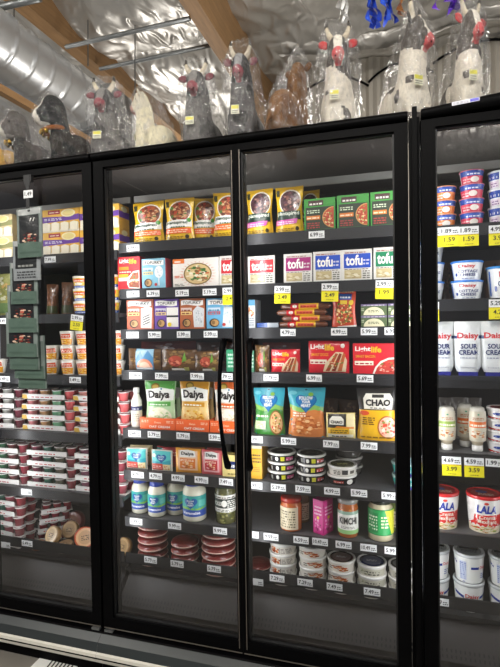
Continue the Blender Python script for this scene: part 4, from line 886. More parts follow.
x, w, h = meas(268, 296, 455, 483, Yt); ht = .0385
o = tub('dip_tub', w/2-.0025, w/2-.007, ht, '#1c1a1c', '#e9e8e2', lambda A: a_blacktub(A), lid_h=.009, lidart=lambda A: (A.ell(.5, .5, .46, .46, '#22201f'), A.bars(.3, .4, .7, .6, 2, '#8a8680', 2)))
stack(o, 3, x, Yt, z, ht+.0006, '{p} black dip tub with magenta and yellow label, stack beside the yellow carton', 'dip tub', TBG, rz=16)
x, w, h = meas(297, 326, 456, 484, Yt)
o = tub('dip_tub', w/2-.0025, w/2-.007, ht, '#1c1a1c', '#e9e8e2', lambda A: a_blacktub(A, '#b8403c', '#d6d23a'), lid_h=.009, lidart=lambda A: (A.ell(.5, .5, .46, .46, '#22201f'), A.bars(.3, .4, .7, .6, 2, '#8a8680', 2)))
stack(o, 3, x, Yt, z, ht+.0006, '{p} black dip tub with red and yellow label, middle stack of the sixth shelf', 'dip tub', TBG, rz=16)
x, w, h = meas(327, 357, 460, 487, Yt)
o = tub('dip_tub', w/2-.0025, w/2-.007, ht, '#1c1a1c', '#e9e8e2', a_blacktub_red, lid_h=.009); place(o, x, Yt, z, 10); tag(o, 'black dip tub with red panel and white disc under the olive topped tub', 'dip tub', TBG)
o = tub('dip_tub', w/2-.0025, w/2-.007, ht, '#d9d6cc', '#e9e8e2', a_whitetub, lid_h=.009, lidart=lambda A: (A.ell(.5, .5, .46, .46, '#6a6a3a'), A.bars(.3, .4, .7, .6, 2, '#c9c890', 2))); place(o, x+.002, Yt, z+ht+.0006, 14); tag(o, 'white dip tub with olive green lid on top of a black tub', 'dip tub', TBG)
p = at(349, 458, .385)
o = tub('dip_tub', .058, .054, ht, '#55524e', '#c9c8c2', None, lid_h=.009, lidart=lambda A: A.ell(.5, .5, .46, .46, '#22201f'))
stack(o, 3, p.x, .385, z, ht+.0006, '{p} dark dip tub of the stack at the back behind the olive topped tub', 'dip tub', TBG)
p = at(312, 458, .39); o = dup(o); 
stack(o, 3, p.x-.04, .39, z, ht+.0006, '{p} dark dip tub of the stack at the back between the two front stacks', 'dip tub', TBG)
x, w, h = meas(387.5, 408, 458, 490, Yt); ht2 = .052
o = tub('yogurt_tub', .054, .046, ht2, '#4fb8ac', '#b8d8d4', a_teal, lid_h=.010); stack(o, 2, at(406, 470, Yt).x, Yt, z, ht2+.0006, '{p} teal and purple tub half hidden by the wide black post', 'tub', 'teal tubs', rz=5)
price_tag(137.5, 474.8, '4.79', 'white price tag 4.79 under the first teal slice pack'); price_tag(155.6, 476.2, '4.79', 'white price tag 4.79 under the second teal slice pack'); price_tag(178, 478, '4.99', 'white price tag 4.99 under the orange slice pack'); price_tag(201.3, 480, '4.99', 'white price tag 4.99 under the red slice pack'); price_tag(226, 482, '7.49', 'white price tag 7.49 under the cream yellow navy badge pack')
price_tag(255, 485.6, '4.99', 'white price tag under the yellow carton past the centre post'); price_tag(278.3, 487.6, '5.29', 'white price tag 5.29 under the magenta labelled black tubs'); price_tag(303, 489.2, '7.59', 'white price tag 7.59 under the red and yellow labelled black tubs'); price_tag(332, 491.3, '4.99', 'white price tag 4.99 under the olive topped tub'); price_tag(359, 493.2, '5.99', 'white price tag 5.99 in the gap beside the olive topped tub'); price_tag(390, 496, '5.99', 'white price tag 5.99 under the teal tubs')
# shelf 7
z = TB[6]
VG = 'mayonnaise jars'
for l, r, t, b, Y, lb, rz in ((133, 148.5, 481, 515.5, YF+.05, 'blue lidded mayonnaise jar nearest the fruit cup trays', 14), (149.2, 165.6, 482.7, 517.5, YF+.034, 'blue lidded mayonnaise jar, second from the fruit cup trays', 10), (168, 184, 482, 518.5, YF+.075, 'blue lidded mayonnaise jar set back behind the front one', 12), (184, 205.5, 482.5, 523, YF+.036, 'blue lidded mayonnaise jar standing closest to the front', 12)):
    x, w, h = meas(l, r, t, b, Y)
    o = jar('mayonnaise_jar', w/2, h, w/2*.74, h*.15, '#e9e6d0', '#2a44a4', a_vege, (.14, .64), shoulder=.82)
    place(o, x, Y, z, rz); tag(o, lb, 'jar', VG)
x, w, h = meas(216, 235.5, 485, 524, YF+.04)
o = jar('pickle_jar', w/2, h, w/2*.88, h*.10, '#5a5a34', '#3a4a2c', a_pickle, (.32, .74), food=['#7a7a44', '#4a4e28', '#8f8c56', '#62622f'], shoulder=.9); place(o, x, YF+.04, z, 12); tag(o, 'olive green pickle jar with a black and white label by the centre post', 'jar')
def topjar(l, r, t, b, Y, name, cont, lid, art, lab, food, label, rz, neck=.9, lidh=.13, sh=.86):
    x, w, h = meas(l, r, t, b, Y); o = jar(name, w/2, h, w/2*neck, h*lidh, cont, lid, art, lab, food, sh); place(o, x, Y, z, rz); return tag(o, label, 'jar', 'kimchi and sauce jars')
topjar(281, 302, 502, 534.5, YF+.04, 'kimchi_jar', '#b8602c', '#a83226', a_creamlabel, (.08, .74), ['#d9803a', '#a84a22', '#e8a860', '#c9662c', '#f0c890'], 'orange kimchi jar with dark red lid and cream side label', -34)
topjar(295.5, 309, 493.5, 526, YF+.13, 'sauce_jar', '#8a7a5a', '#b8b4a8', a_creamlabel, (.1, .6), None, 'pale lidded jar standing behind the orange kimchi jar', 0)
x, w, h = meas(311, 331, 503, 537, YF+.01)
o = carton('sauce_box', w*.62, h, .07, '#b81c74', a_magenta, 'card', sideart=a_magenta); place(o, x-.012, YF+.012, z, -28); tag(o, 'magenta carton turned at an angle between two jars', 'box')
topjar(338, 358, 502, 540, YF+.036, 'kimchi_jar', '#b0602a', '#9a9a96', a_kimchi, (.12, .70), ['#c9702c', '#94481e', '#d98a44'], 'kimchi jar with silver lid and white lettered label', 6, .93, .12, .9)
topjar(368, 393.5, 502, 544, YF+.044, 'horseradish_jar', '#d8cdaa', '#20241f', a_greenlabel, (.16, .76), None, 'cream jar with black lid and bright green label', 4, .74, .15, .84)
p = at(398, 515, YF+.13); 
o = jar('sauce_jar', .036, .15, .03, .02, '#7a8a4a', '#2a2c28', a_creamlabel, (.15, .6)); place(o, p.x, YF+.14, z, 0); tag(o, 'dark lidded jar behind the green labelled jar beside the black post', 'jar', 'kimchi and sauce jars')
price_tag(136, 521.6, '6.99', 'white price tag 6.99 under the first mayonnaise jar'); price_tag(174.5, 526, '9.99', 'white price tag 9.99 under the set back mayonnaise jar'); price_tag(220, 531, '9.99', 'white price tag 9.99 under the pickle jar')
price_tag(251.5, 534.6, '', 'white price tag sliver beside the centre post on the jar shelf'); price_tag(271, 537, '9.59', 'white price tag 9.59 before the empty gap left of the orange kimchi jar'); price_tag(301, 540.2, '6.59', 'white price tag 6.59 under the orange kimchi jar'); price_tag(320, 542, '10.49', 'white price tag 10.49 under the magenta carton'); price_tag(343.5, 545, '6.99', 'white price tag 6.99 under the white labelled kimchi jar'); price_tag(368.5, 548, '10.49', 'white price tag 10.49 under the green labelled jar'); price_tag(393, 551, '5.99', 'white price tag cut off by the black post under the dark lidded jar')
# shelf 8 : bottom deck
z = TB[7]; LG = 'shrink wrapped round deli packs'
def delipack(r):
    mb = MB(); mb.lathe([(r*.7, 0), (r*.93, .004), (r*.97, .008)], ['#6a2420', '#7a2a24'], 26, cap1=False); mb.lathe([(r*.97, .008), (r, .0095), (r, .013), (r*.97, .0145)], ['#d9a898', '#e6c8bc', '#c98a7c'], 26, cap0=False, cap1=False); mb.lathe([(r*.97, .0145), (r*.94, .022), (r*.8, .028), (r*.4, .0315), (.002, .032)], ['#7a2420', '#6a1c1a', '#742420', '#84302a'], 26, cap0=False)
    A = Art(mb, lambda u, v, e: ((u-.5)*r*1.3, (v-.5)*r*1.3, .0285+e)); A.ell(.5, .5, .34, .3, '#a84a3c'); A.bars(.3, .4, .7, .6, 2, '#e0b8a8', 2)
    return mb.build('deli_pack', 'film')
for l, r, n, lb in ((140, 167, 6, 'round red deli pack in the stack beside the tan cheese wheel'), (172.5, 198, 4, 'round red deli pack in the low middle stack'), (203, 235, 6, 'round red deli pack in the stack by the centre post')):
    x, w, h = meas(l, r, 540, 555, YF+.065); o = delipack(w/2)
    words = ['bottom', 'second lowest', 'third lowest', 'third highest' if n > 5 else 'top', 'second highest', 'top']
    for i in range(n):
        c = o if i == 0 else dup(o); place(c, x+rnd(-.002, .002) if i else x, YF+.065, z+i*.0335, rnd(-20, 20)); tag(c, words[i]+' '+lb, 'deli pack', LG)
p = at(197, 533, .39); o = dup(o); place(o, p.x, .40, z+.075, 0, 70); o.scale = (.7, .7, .8); tag(o, 'dark round pack propped up at the back of the bottom shelf', 'deli pack', LG)
o = dup(o); p = at(258, 560, .33); place(o, p.x, .34, z+.002, 0, 0); o.scale = (.8, .8, .8); tag(o, 'single dark red pack lying past the centre post on the bottom shelf', 'deli pack', LG)
HG = 'round white tubs on the bottom shelf'
HT = .0445
def htub(r, cols, s, lidtop): return tub('hummus_tub', r-.003, r-.006, HT, '#e6e1d6', '#ecebe6', lambda A: a_foodtub(A, cols, s), lid_h=.011, lidart=lambda A: (A.ell(.5, .5, .48, .48, lidtop), A.ell(.5, .5, .38, .38, mix(lidtop, '#ffffff', .12)), A.bars(.3, .42, .7, .58, 2, mix(lidtop, '#ffffff', .5), 2)))
OR = ['#c9602c', '#a84a20', '#e09a5a', '#8a3a1c']; GN = ['#a8a890', '#8a8c78', '#c9c8b4']
for l, r, ym, n, cols, s, lt, nm, px_ in ((270, 297, 560, 4, OR, 0, '#3a3430', 'orange pictured tub in the stack nearest the centre post', 0), (299, 327, 563, 4, OR, 1, '#e8e6e0', 'orange pictured tub in the second stack from the centre post', 0), (327.5, 356, 566, 3, OR, 1, '#5a2c28', 'tub with brown lid top in the middle stack', 0), (356.5, 387, 569, 3, GN, 2, '#27335e', 'tub with navy lid top and grey print', 0), (388, 416, 572, 3, GN, 3, '#4a4a46', 'grey printed tub in the stack half behind the black post', 0)):
    Y = YF+.062; x, w, h = meas(l, r, ym-10, ym+10, Y)
    o = htub(min(w/2, .062), cols, s, lt); stack(o, n, x, Y, z, HT+.0006, '{p} '+nm, 'tub', HG, rz=10, rj=14)
price_tag(150.5, 560, '5.79', 'white price tag 5.79 under the red deli packs beside the cheese wheel'); price_tag(177, 564, '5.79', 'white price tag 5.79 under the low middle stack of red packs'); price_tag(214, 569, '5.79', 'white price tag 5.79 under the red packs by the centre post')
price_tag(256, 582, '', 'white price tag lying low past the centre post on the bottom rail'); price_tag(277, 578.5, '7.29', 'white price tag 7.29 under the first orange pictured tubs'); price_tag(305, 582.6, '7.29', 'white price tag 7.29 under the second orange pictured tubs'); price_tag(334.5, 587, '7.49', 'white price tag 7.49 under the brown topped tubs'); price_tag(372, 592, '7.49', 'white price tag 7.49 under the navy topped tubs')
# ================================================================ LEFT FRIDGE (left of the first wide post)
BG = 'purple banded cheese boxes'
z = TA[0]
x0 = at(42, 230, YF).x; x1 = -.645; wb = (x1-x0)/2-.002
_, _, h2 = meas(45, 80, 208, 231, YF)
cb = None
for j, xc in enumerate((x0+wb/2, x1-wb/2)):
    for i in range(2):
        if cb is None: o = cb = carton('cheese_box', wb, h2, .09, '#d9a53c', a_cheese, 'card', sideart=lambda A: (A.rect(0, 0, 1, 1, '#e0ac40'), A.poly([(0, .45), (1, .45), (1, .72), (0, .72)], '#6a3f9e'), A.ell(.5, .82, .3, .12, '#f0e4b0')))
        else: o = dup(cb)
        place(o, xc, YF, z+i*(h2+.001)); tag(o, f'{cnt(i, 2)} purple banded cheese box '+('just right of the hanging pouches' if j == 0 else 'seen at both sides of the first wide post'), 'box', BG)
xt = at(12.5, 230, YF).x; tb = None
for i in range(2):
    o = carton('cheese_box', wb, h2, .09, '#bba878', lambda A: a_cheese(A, True), 'card') if tb is None else dup(tb); tb = o
    place(o, xt-wb/2, YF, z+i*(h2+.001)); tag(o, f'{cnt(i, 2)} tan cheese box at the far left edge of the top shelf', 'box', BG)
price_tag(50, 259.5, '7.99', 'white price tag under the purple banded cheese boxes')
# shelf 2 : yellow cups, olive bag, dim packs at the back
z = TA[1]
KG = 'yellow and blue cups'
Yc = YF+.04; x, w, h = meas(73.5, 90, 270, 285, Yc); hc = .0605
cup = tub('dip_cup', .040, .031, hc, '#efece0', '#efe9d8', a_cup, lid_h=.004, lid_r=.041); first = True
for j, xc in enumerate((at(81.5, 290, Yc).x, at(81.5, 290, Yc).x+.086, at(81.5, 290, Yc).x+.172)):
    for i in range(3):
        o = cup if first else dup(cup); first = False
        place(o, xc, Yc, z+i*(hc+.0006), 12); tag(o, f'{cnt(i, 3)} yellow and blue cup in the '+('column beside the hanging pouches', 'column hidden behind the first wide post', 'column just past the first wide post')[j], 'cup', KG)
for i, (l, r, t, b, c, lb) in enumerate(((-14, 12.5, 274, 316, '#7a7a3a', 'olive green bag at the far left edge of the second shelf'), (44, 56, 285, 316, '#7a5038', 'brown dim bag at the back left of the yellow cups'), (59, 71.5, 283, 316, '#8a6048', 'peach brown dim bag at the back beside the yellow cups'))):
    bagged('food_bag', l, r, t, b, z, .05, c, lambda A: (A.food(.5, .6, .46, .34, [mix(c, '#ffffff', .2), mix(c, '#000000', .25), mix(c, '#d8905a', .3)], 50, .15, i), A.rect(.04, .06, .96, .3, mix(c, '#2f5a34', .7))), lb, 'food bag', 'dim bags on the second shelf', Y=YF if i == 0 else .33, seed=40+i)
price_tag(77, 318, '2.99', 'slanted yellow sale tag under the yellow and blue cups', '2.50', 7); price_tag(4, 321, '3.49', 'white price tag at the far left edge under the olive bag')
# shelf 3 : noodle cups
z = TA[2]
NG = 'noodle cups'; Yn = YF+.045; hn = .071
nc = tub('noodle_cup', .0405, .030, hn, '#efeade', '#f3f0e6', a_noodle, lid_h=.003, lid_r=.0412); first = True
xs = [at(p_, 355, Yn).x for p_ in (52.5, 68.8, 84.5)]; st_ = xs[2]-xs[1]
cols_ = [(xs[0], 2, 'column nearest the hanging pouches'), (xs[1], 3, 'second column from the hanging pouches'), (xs[2], 3, 'column against the first wide post'), (xs[2]+st_, 3, 'column hidden behind the first wide post'), (xs[2]+2*st_, 3, 'column showing past the first wide post'), (at(-.5, 370, Yn).x, 1, '')]
for xc, n, nm in cols_:
    for i in range(n):
        o = nc if first else dup(nc); first = False
        place(o, xc, Yn, z+i*(hn+.0006), 10+rnd(-6, 6)); tag(o, (f'{cnt(i, n)} white noodle cup in the '+nm) if nm else 'single white noodle cup at the far left edge of the third shelf', 'noodle cup', NG)
price_tag(75, 380, '1.49', 'white price tag 1.49 under the noodle cups'); price_tag(4.5, 379, '1.49', 'white price tag at the far left edge under the single noodle cup')
# fruit / pudding cup trays : a card sleeve holding four cups across
def cup_tray(cols, sleeve='#eceae6', ink='#c2404a', w=.245, h=.05, tip=None, d=.125):
    t = empty('cup_tray'); n = len(cols); pw = w/n
    for k, c in enumerate(cols):
        for row in range(2):
            mb = MB(); cx = -w/2+pw*(k+.5); cy = .004+d/4+row*d/2; r = min(pw, d/2)*.48
            mb.lathe([(r*.72, .0015), (r*.93, h*.8), (r, h*.84), (r, h*.9)], [c, mix(c, '#ffffff', .35), '#eae4e2'], 14, c=(cx, cy, 0))
            A = Art(mb, lambda u, v, e: (cx+(u-.5)*r*1.6, cy+(v-.5)*r*1.6, h*.9+e)); A.ell(.5, .5, .5, .5, mix(c, '#ffffff', .3), 12)
            mb.build('cup', 'gloss', t)
    sl = MB(); x1 = w/2-pw*.62
    sl.box(-w/2-.003, 0, .002, x1, .0012, h*.5, sleeve); A = Art(sl, lambda u, v, e: (-w/2-.003+u*(x1+w/2+.003), -e, .002+v*(h*.44-.002))); A.bars(.22, .3, .72, .78, 1, ink, 3); A.rect(.0, .9, 1, 1, mix(sleeve, '#808080', .3))
    if tip: A.poly([(0, .0), (.13, .0), (.10, 1), (.0, 1)], tip)
    sl.box(-w/2-.003, .0012, .002, -w/2-.0018, d, h*.5, sleeve); sl.box(-w/2, .003, .0003, w/2, d, .0012, sleeve)
    sl.build('card_sleeve', 'card', t); return t
z = TA[3]; FG = 'stacked fruit cup trays'
def trays(proto, n, xc, Y, z, step, rz, lab, first):
    for i in range(n):
        o = proto if (first and i == 0) else dup(proto)
        place(o, xc+(rnd(-.004, .004) if i else 0), Y, z+i*step, rz+(rnd(-1.2, 1.2) if i else 0)); tag(o, f'{cnt(i, n)} '+lab, 'cup tray', FG)
p_ = at(22.5, 414, YF).x; q_ = at(73, 414, YF).x; TW = q_-p_-.006
t1 = cup_tray(['#d98a8e', '#d9a878', '#86c49a', '#e0686a'], tip='#d8b04a', w=TW, d=.115)
trays(t1, 4, (p_+q_)/2, YF, z, .0515, 0, 'pink and green cup tray of the stack below the hanging pouches', True)
t2 = cup_tray(['#e09a8e', '#d9828a', '#d98a8e', '#e0686a'], tip='#d8b04a', w=TW, d=.115)
trays(t2, 4, (p_+q_)/2+TW+.012, YF, z, .0515, 0, 'pink cup tray of the stack behind the first wide post', True)
t3 = cup_tray(['#4a6a4a', '#6a3038', '#b8b8b0', '#6a2a38'], w=TW, d=.115)
trays(t3, 4, (p_+q_)/2-TW-.012, YF, z, .0515, 0, 'dark cup tray at the far left of the fourth shelf', True)
z = TA[4]
p5 = at(27, 470, YF).x; q5 = at(74, 470, YF).x; TW5 = q5-p5-.006
t4 = cup_tray(['#8a4a5a', '#4a7a6a', '#6a6a5a', '#8a3038'], w=TW5, d=.115)
trays(t4, 4, (p5+q5)/2, YF, z, .0535, 0, 'berry cup tray of the fifth shelf middle stack', True)
t5 = cup_tray(['#7a4a5a', '#8a3a48', '#6a4a5a', '#9a3a48'], w=TW5, d=.115)
trays(t5, 4, (p5+q5)/2+TW5+.012, YF, z, .0535, 0, 'berry cup tray of the fifth shelf stack behind the post', True)
t6 = cup_tray(['#5a5a6a', '#4a7a5a', '#7a4a4a', '#8a2a3a'], w=TW5, d=.115)
trays(t6, 4, (p5+q5)/2-TW5-.012, YF, z, .0535, 0, 'berry cup tray at the far left of the fifth shelf', True)
price_tag(26.5, 492, '', 'pale price tag under the middle berry cup trays')
# bottom deck : tilted trays and cheese wheels
z = TA[5]
pq = at(20, 520, YF).x
t7 = cup_tray(['#8a5a5a', '#4a7a6a', '#a85a64', '#8a3038'], w=TW5, d=.13)
for i in range(5):
    o = t7 if i == 0 else dup(t7); place(o, pq-TW5/2-.01+.012*(i > 2), YF+.015, z+i*.0525, -8+i); tag(o, f'{cnt(i, 5)} berry cup tray of the turned bottom shelf stack', 'cup tray', FG)
t8 = cup_tray(['#8a3038', '#9a3a44', '#8a3038'], w=.15, d=.11, ink='#c8303a')
for i in range(4):
    o = t8 if i == 0 else dup(t8); place(o, pq+.10+.012*i, YF+.115, z+.03+i*.0525, 40); tag(o, f'{cnt(i, 4)} small red cup tray swung sideways beside the cheese wheels', 'cup tray', FG)
    if i == 0: o.location.z = z+.001
    else: o.location.z = z+.001+i*.0525
WG = 'round cheeses heaped on the bottom shelf'
def wheel(r, h, col, face):
    mb = MB(); mb.lathe([(r*.93, 0), (r, h*.12), (r, h*.88), (r*.93, h)], col, 26)
    A = Art(mb, lambda u, v, e: ((u-.5)*r*1.8, (v-.5)*r*1.8, h+e)); A.ell(.5, .5, .48, .48, face); A.ell(.5, .5, .36, .36, mix(face, '#8a6a44', .35)); A.bars(.3, .36, .7, .64, 3, '#4a3a2c', 3); A.ell(.5, .5, .05, .05, face)
    return mb.build('round_cheese', 'film')
for px, py, r, h, c, f, Y, ry, rz, lb in ((55.5, 532, .044, .03, '#a8824e', '#d9b884', .24, 62, -12, 'tan cheese wheel with a round label leaning against the swung tray'), (72, 527, .044, .03, '#9a7444', '#cba878', .30, 58, 6, 'tan cheese wheel leaning upright behind the first one'), (84, 533, .05, .05, '#c8542a', '#e0b080', .25, 70, 42, 'orange cheese wheel turned on edge beside the first wide post'), (66, 546, .04, .03, '#8a6a44', '#c8a478', .22, 10, 0, 'brown cheese wheel lying flat at the front of the heap'), (78, 516, .05, .04, '#6a2c28', '#7a3a30', .40, 80, 0, 'dark red round pack standing at the back of the heap'), (66, 512, .05, .04, '#3c302a', '#55443a', .50, 80, 10, 'dark brown round pack standing at the back left of the heap'), (39, 549, .034, .026, '#7a4a2c', '#9a6a44', .213, 8, 0, 'brown cheese wheel lying flat under the swung trays'), (126, 543, .042, .03, '#a07a4c', '#cfae7e', .27, 66, -10, 'tan cheese wheel standing beside the red deli packs')):
    p = at(px, py, Y); o = wheel(r, h, c, f); place(o, p.x, Y, max(p.z-(r*.4 if ry > 40 else .015), z+.012), rz, ry); tag(o, lb, 'cheese wheel', WG)
price_tag(27, 543.5, '5.49', 'white price tag on the bottom rail below the swung red trays'); price_tag(5, 545, '', 'white price strip at the far left end of the bottom rail')

# ================================================================ RIGHT FRIDGE (right of the second wide post)
z = TC[0]; YG = 'stacked yogurt cups'
Yy = YF+.045
def ycup(c, h, r): return tub('yogurt_cup', r, r*.82, h, '#e9e6e0', mix(c, '#ffffff', .15), lambda A: a_yog(A, c), lid_h=.004, lid_r=r+.0022)
x, w, h = meas(433.5, 456, 200, 226, Yy); hy = .0525
o = ycup('#e8822a', hy, w/2); stack(o, 3, x, Yy, z, hy+.0006, '{p} orange yogurt cup of the column beside the second wide post', 'yogurt cup', YG, rz=-4)
x, w, h = meas(459.5, 484, 200, 226, Yy)
o = ycup('#d8435a', hy, w/2); stack(o, 4, x, Yy, z, hy+.0006, '{p} red yogurt cup of the tall column on the top shelf', 'yogurt cup', YG, rz=-4)
x, w, h = meas(488, 513, 200, 226, Yy)
o = tub('yogurt_cup', w/2, w*.42, .066, '#eceef2', '#f2f3f6', a_yog2, lid_h=.004, lid_r=w/2+.0022); stack(o, 3, x, Yy, z, .0666, '{p} white and blue yogurt cup at the right edge of the top shelf', 'yogurt cup', YG, rz=-6)
price_tag(449.5, 231, '1.89', 'yellow sale tag 1.59 under the orange yogurt cups', '1.59'); price_tag(468.8, 230.2, '1.89', 'yellow sale tag 1.59 under the red yogurt cups', '1.59'); price_tag(430.5, 232.3, '1.89', 'yellow sale tag mostly hidden by the second wide post', '1.59'); price_tag(499, 229, '4.99', 'yellow sale tag under the white and blue yogurt cups', '3.99')
z = TC[1]; CT = 'white cottage cheese tubs'; Yd = YF+.055
x, w, h = meas(450.5, 483.5, 256.5, 298.5, Yd); hd = .074
ct = tub('cottage_cheese_tub', w/2-.002, w/2-.012, hd, '#eef1f1', '#3a80d8', lambda A: daisy(A, 'COTTAGE', 'CHEESE'), lid_h=.008)
stack(ct, 2, x, Yd, z, hd+.0006, '{p} blue lidded cottage cheese tub in the middle of the second shelf', 'tub', CT, rz=-2, rj=5)
o = dup(ct); xl = at(444.5, 280, Yd).x-w/2; stack(o, 3, xl, Yd, z, hd+.0006, '{p} blue lidded cottage cheese tub half hidden by the second wide post', 'tub', CT, rz=4, rj=5)
x2, w2, h_ = meas(486, 523, 268, 298, Yd)
o = tub('cottage_cheese_tub', w2/2-.002, w2/2-.012, .122, '#eef1f1', '#3a90dc', lambda A: daisy(A, 'COTTAGE', 'CHEESE'), lid_h=.009); place(o, x2, Yd, z, 6); tag(o, 'large cottage cheese tub at the right edge of the second shelf', 'tub', CT)
for i, px in enumerate((452, 474, 496)):
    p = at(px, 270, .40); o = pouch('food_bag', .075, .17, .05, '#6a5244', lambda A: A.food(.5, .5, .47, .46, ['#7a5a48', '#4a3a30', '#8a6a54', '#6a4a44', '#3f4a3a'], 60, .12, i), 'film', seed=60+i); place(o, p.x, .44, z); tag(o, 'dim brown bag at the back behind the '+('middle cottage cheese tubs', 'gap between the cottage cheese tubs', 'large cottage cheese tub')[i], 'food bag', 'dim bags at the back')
price_tag(499, 303.2, '5.29', 'yellow sale tag under the large cottage cheese tub', '4.29'); price_tag(429.5, 306, '5.29', 'yellow sale tag sliver by the second wide post on the second shelf', '4.29')
z = TC[2]; SC_ = 'white sour cream pouches'
def sour():
    x, w, h = meas(455, 482, 323.5, 378, YF); t = empty('sour_cream_pouch')
    hb = h-.014
    def th(u, v): return .002+.024*max(0, 1-abs(2*u-1)**2.4)**.6*(max(0, math.sin(PI*min(1, .18+v*.82)))**.55 if v > .0 else .7)*(1-v*.35)
    def W_(v): return w*(.80+.2*min(1, v/.12)) if v < .12 else w
    def S(u, v, e): return ((-.5+u)*W_(v), .026-th(u, v)-e-.0015*math.sin(8*u+4*v), .014+v*hb)
    mb = MB(); mb.grid(lambda a, b: S(a, b, 0), 14, 18, '#dfe3e4'); mb.grid(lambda a, b: (S(1-a, b, 0)[0], .026+th(1-a, b), S(a, b, 0)[2]), 8, 10, '#dfe3e4'); mb.face([S(0, 0, 0), S(.5, 0, 0), S(1, 0, 0), (0, .05, .014)], '#dfe3e4')
    A = Art(mb, S, (12, 12), h0=.001, dh=.0004); A.rect(.0, .66, 1, .72, '#24326e'); A.rect(.1, .62, .90, .77, '#e6e9ea'); A.txt('Daisy', .10, .63, .90, .78, '#d22f36', .025); A.txt('SOUR', .22, .46, .84, .56, '#2a3468', .03); A.txt('CREAM', .14, .34, .88, .44, '#2a3468', .03); A.bars(.18, .27, .84, .31, 1, '#8a90a8', 3); A.bars(.2, .08, .8, .12, 1, '#b8bcc8', 4); A.poly([(.80, .05), (.97, .06), (.96, .60), (.86, .56)], '#d2d7d9')
    b = mb.build('pouch_body', 'film', t); c = MB(); c.box(-w*.36, .006, 0, w*.36, .046, .0145, '#2d2f86'); c.build('cap', 'gloss', t); return t, w, x
sp, w, x = sour()
pos = [x-w*1.02, x, x+w*1.0, x-w*2.04]
lbs = ['upside down sour cream pouch half hidden by the second wide post', 'upside down sour cream pouch in the middle of the third shelf', 'upside down sour cream pouch at the right edge of the third shelf', 'upside down sour cream pouch fully behind the second wide post']
for i in range(3):
    o = sp if i == 0 else dup(sp); place(o, pos[i], YF+(0, 0, .0)[i], z, 0); tag(o, lbs[i], 'pouch', SC_)
z = TC[3]; QG = 'clear squeeze bottles'
def squeeze(c, w, h):
    r = w/2
    mb = MB(); hb = h*.86; z0 = h*.14
    mb.lathe([(r*.62, z0), (r*.80, z0+.02), (r*.98, z0+hb*.35), (r, z0+hb*.55), (r*.92, z0+hb*.85), (r*.8, h-.004), (r*.55, h)], ['#cdbfa4', '#cdc6b4', '#d6d0c0', '#d6d2c6'], 26)
    o = mb.build('squeeze_bottle', 'gloss')
    def S(u, v, e):
        q = v; rr = r*(.86+.14*math.sin(PI*min(1, .15+q*.72)))+e+.0014; a = (u-.5)*2.5
        return (rr*math.sin(a), -rr*math.cos(a), z0+hb*(.12+.78*q))
    lb = MB(); a_squeeze(Art(lb, S, (14, 6), h0=.0006, dh=.0003), c); lb.build('label', 'film', o)
    cp = MB(); cp.lathe([(r*.60, 0), (r*.66, .003), (r*.66, z0-.001), (r*.5, z0-.0005)], '#e9e8e2', 24); cp.build('cap', 'gloss', o); return o
Ys = YF+.034
x, w, h = meas(438, 455.5, 409.5, 452, Ys); o = squeeze('#8fae4a', w, h); place(o, x, Ys, z, 0); tag(o, 'upside down squeeze bottle with green label near the second wide post', 'bottle', QG)
x, w, h = meas(468.5, 486, 412, 456, Ys); so = squeeze('#e0702a', w, h); place(so, x, Ys, z, 0); tag(so, 'upside down squeeze bottle with orange label in front', 'bottle', QG)
x, w, h = meas(456.5, 474, 409.5, 452, Ys+.06); o = dup(so); place(o, x, Ys+.066, z, 0); tag(o, 'upside down orange labelled squeeze bottle half behind the front one', 'bottle', QG)
x, w, h = meas(424, 439.5, 409.5, 452, Ys); o = squeeze('#3a60b0', w, h); place(o, x-.016, Ys, z, 25); tag(o, 'squeeze bottle with blue label almost hidden by the second wide post', 'bottle', QG)
for i, px in enumerate((446, 460, 476)):
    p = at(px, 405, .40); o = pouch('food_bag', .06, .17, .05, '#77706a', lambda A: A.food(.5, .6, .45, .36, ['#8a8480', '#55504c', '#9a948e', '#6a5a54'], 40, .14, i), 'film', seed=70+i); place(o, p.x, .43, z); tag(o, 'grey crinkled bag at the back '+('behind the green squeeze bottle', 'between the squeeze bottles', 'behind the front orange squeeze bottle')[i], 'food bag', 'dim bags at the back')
x, w, h = meas(486.5, 514, 420, 458, Yd); hr = .042
o = tub('cheese_tub', w/2-.002, w/2-.006, hr, '#ecebea', '#e9e8e6', a_redwhite, lid_h=.010, lidart=lambda A: A.ell(.5, .5, .44, .44, '#8a2a28')); stack(o, 4, x, Yd, z, hr+.0006, '{p} red and white tub of the stack at the right edge', 'tub', 'red and white tubs', rz=-4)
price_tag(451.5, 460.5, '4.69', 'yellow sale tag 3.99 under the green squeeze bottle', '3.99', -1); price_tag(474, 461.8, '4.59', 'yellow sale tag 3.59 under the front orange squeeze bottle', '3.59', -1); price_tag(495, 463, '1.99', 'white price tag 1.99 under the red and white tubs'); price_tag(429, 459, '4.69', 'yellow sale tag sliver beside the second wide post on the bottle shelf', '3.99')
z = TC[4]; LGp = 'red lidded cream tubs'
def lala(w, h): return tub('cream_tub', w/2-.002, w/2-.011, h, '#f0eeea', '#d42a2e', a_lala, lid_h=.012, lidart=lambda A: (A.ell(.5, .5, .44, .44, '#a83a38'), A.ell(.42, .56, .2, .16, '#5a4a7a'), A.bars(.3, .2, .8, .42, 3, '#e0b8a8', 3)))
x, w, h = meas(466, 502, 500, 536.5, YF+.06); hl = h*.98
lo = lala(w, hl); place(lo, x, YF+.06, z, -3); tag(lo, 'red lidded cream tub at the right edge of the fifth shelf', 'tub', LGp)
o = dup(lo); place(o, at(459.5, 515, YF+.06).x-w/2, YF+.06, z, 3); tag(o, 'red lidded cream tub beside the second wide post', 'tub', LGp)
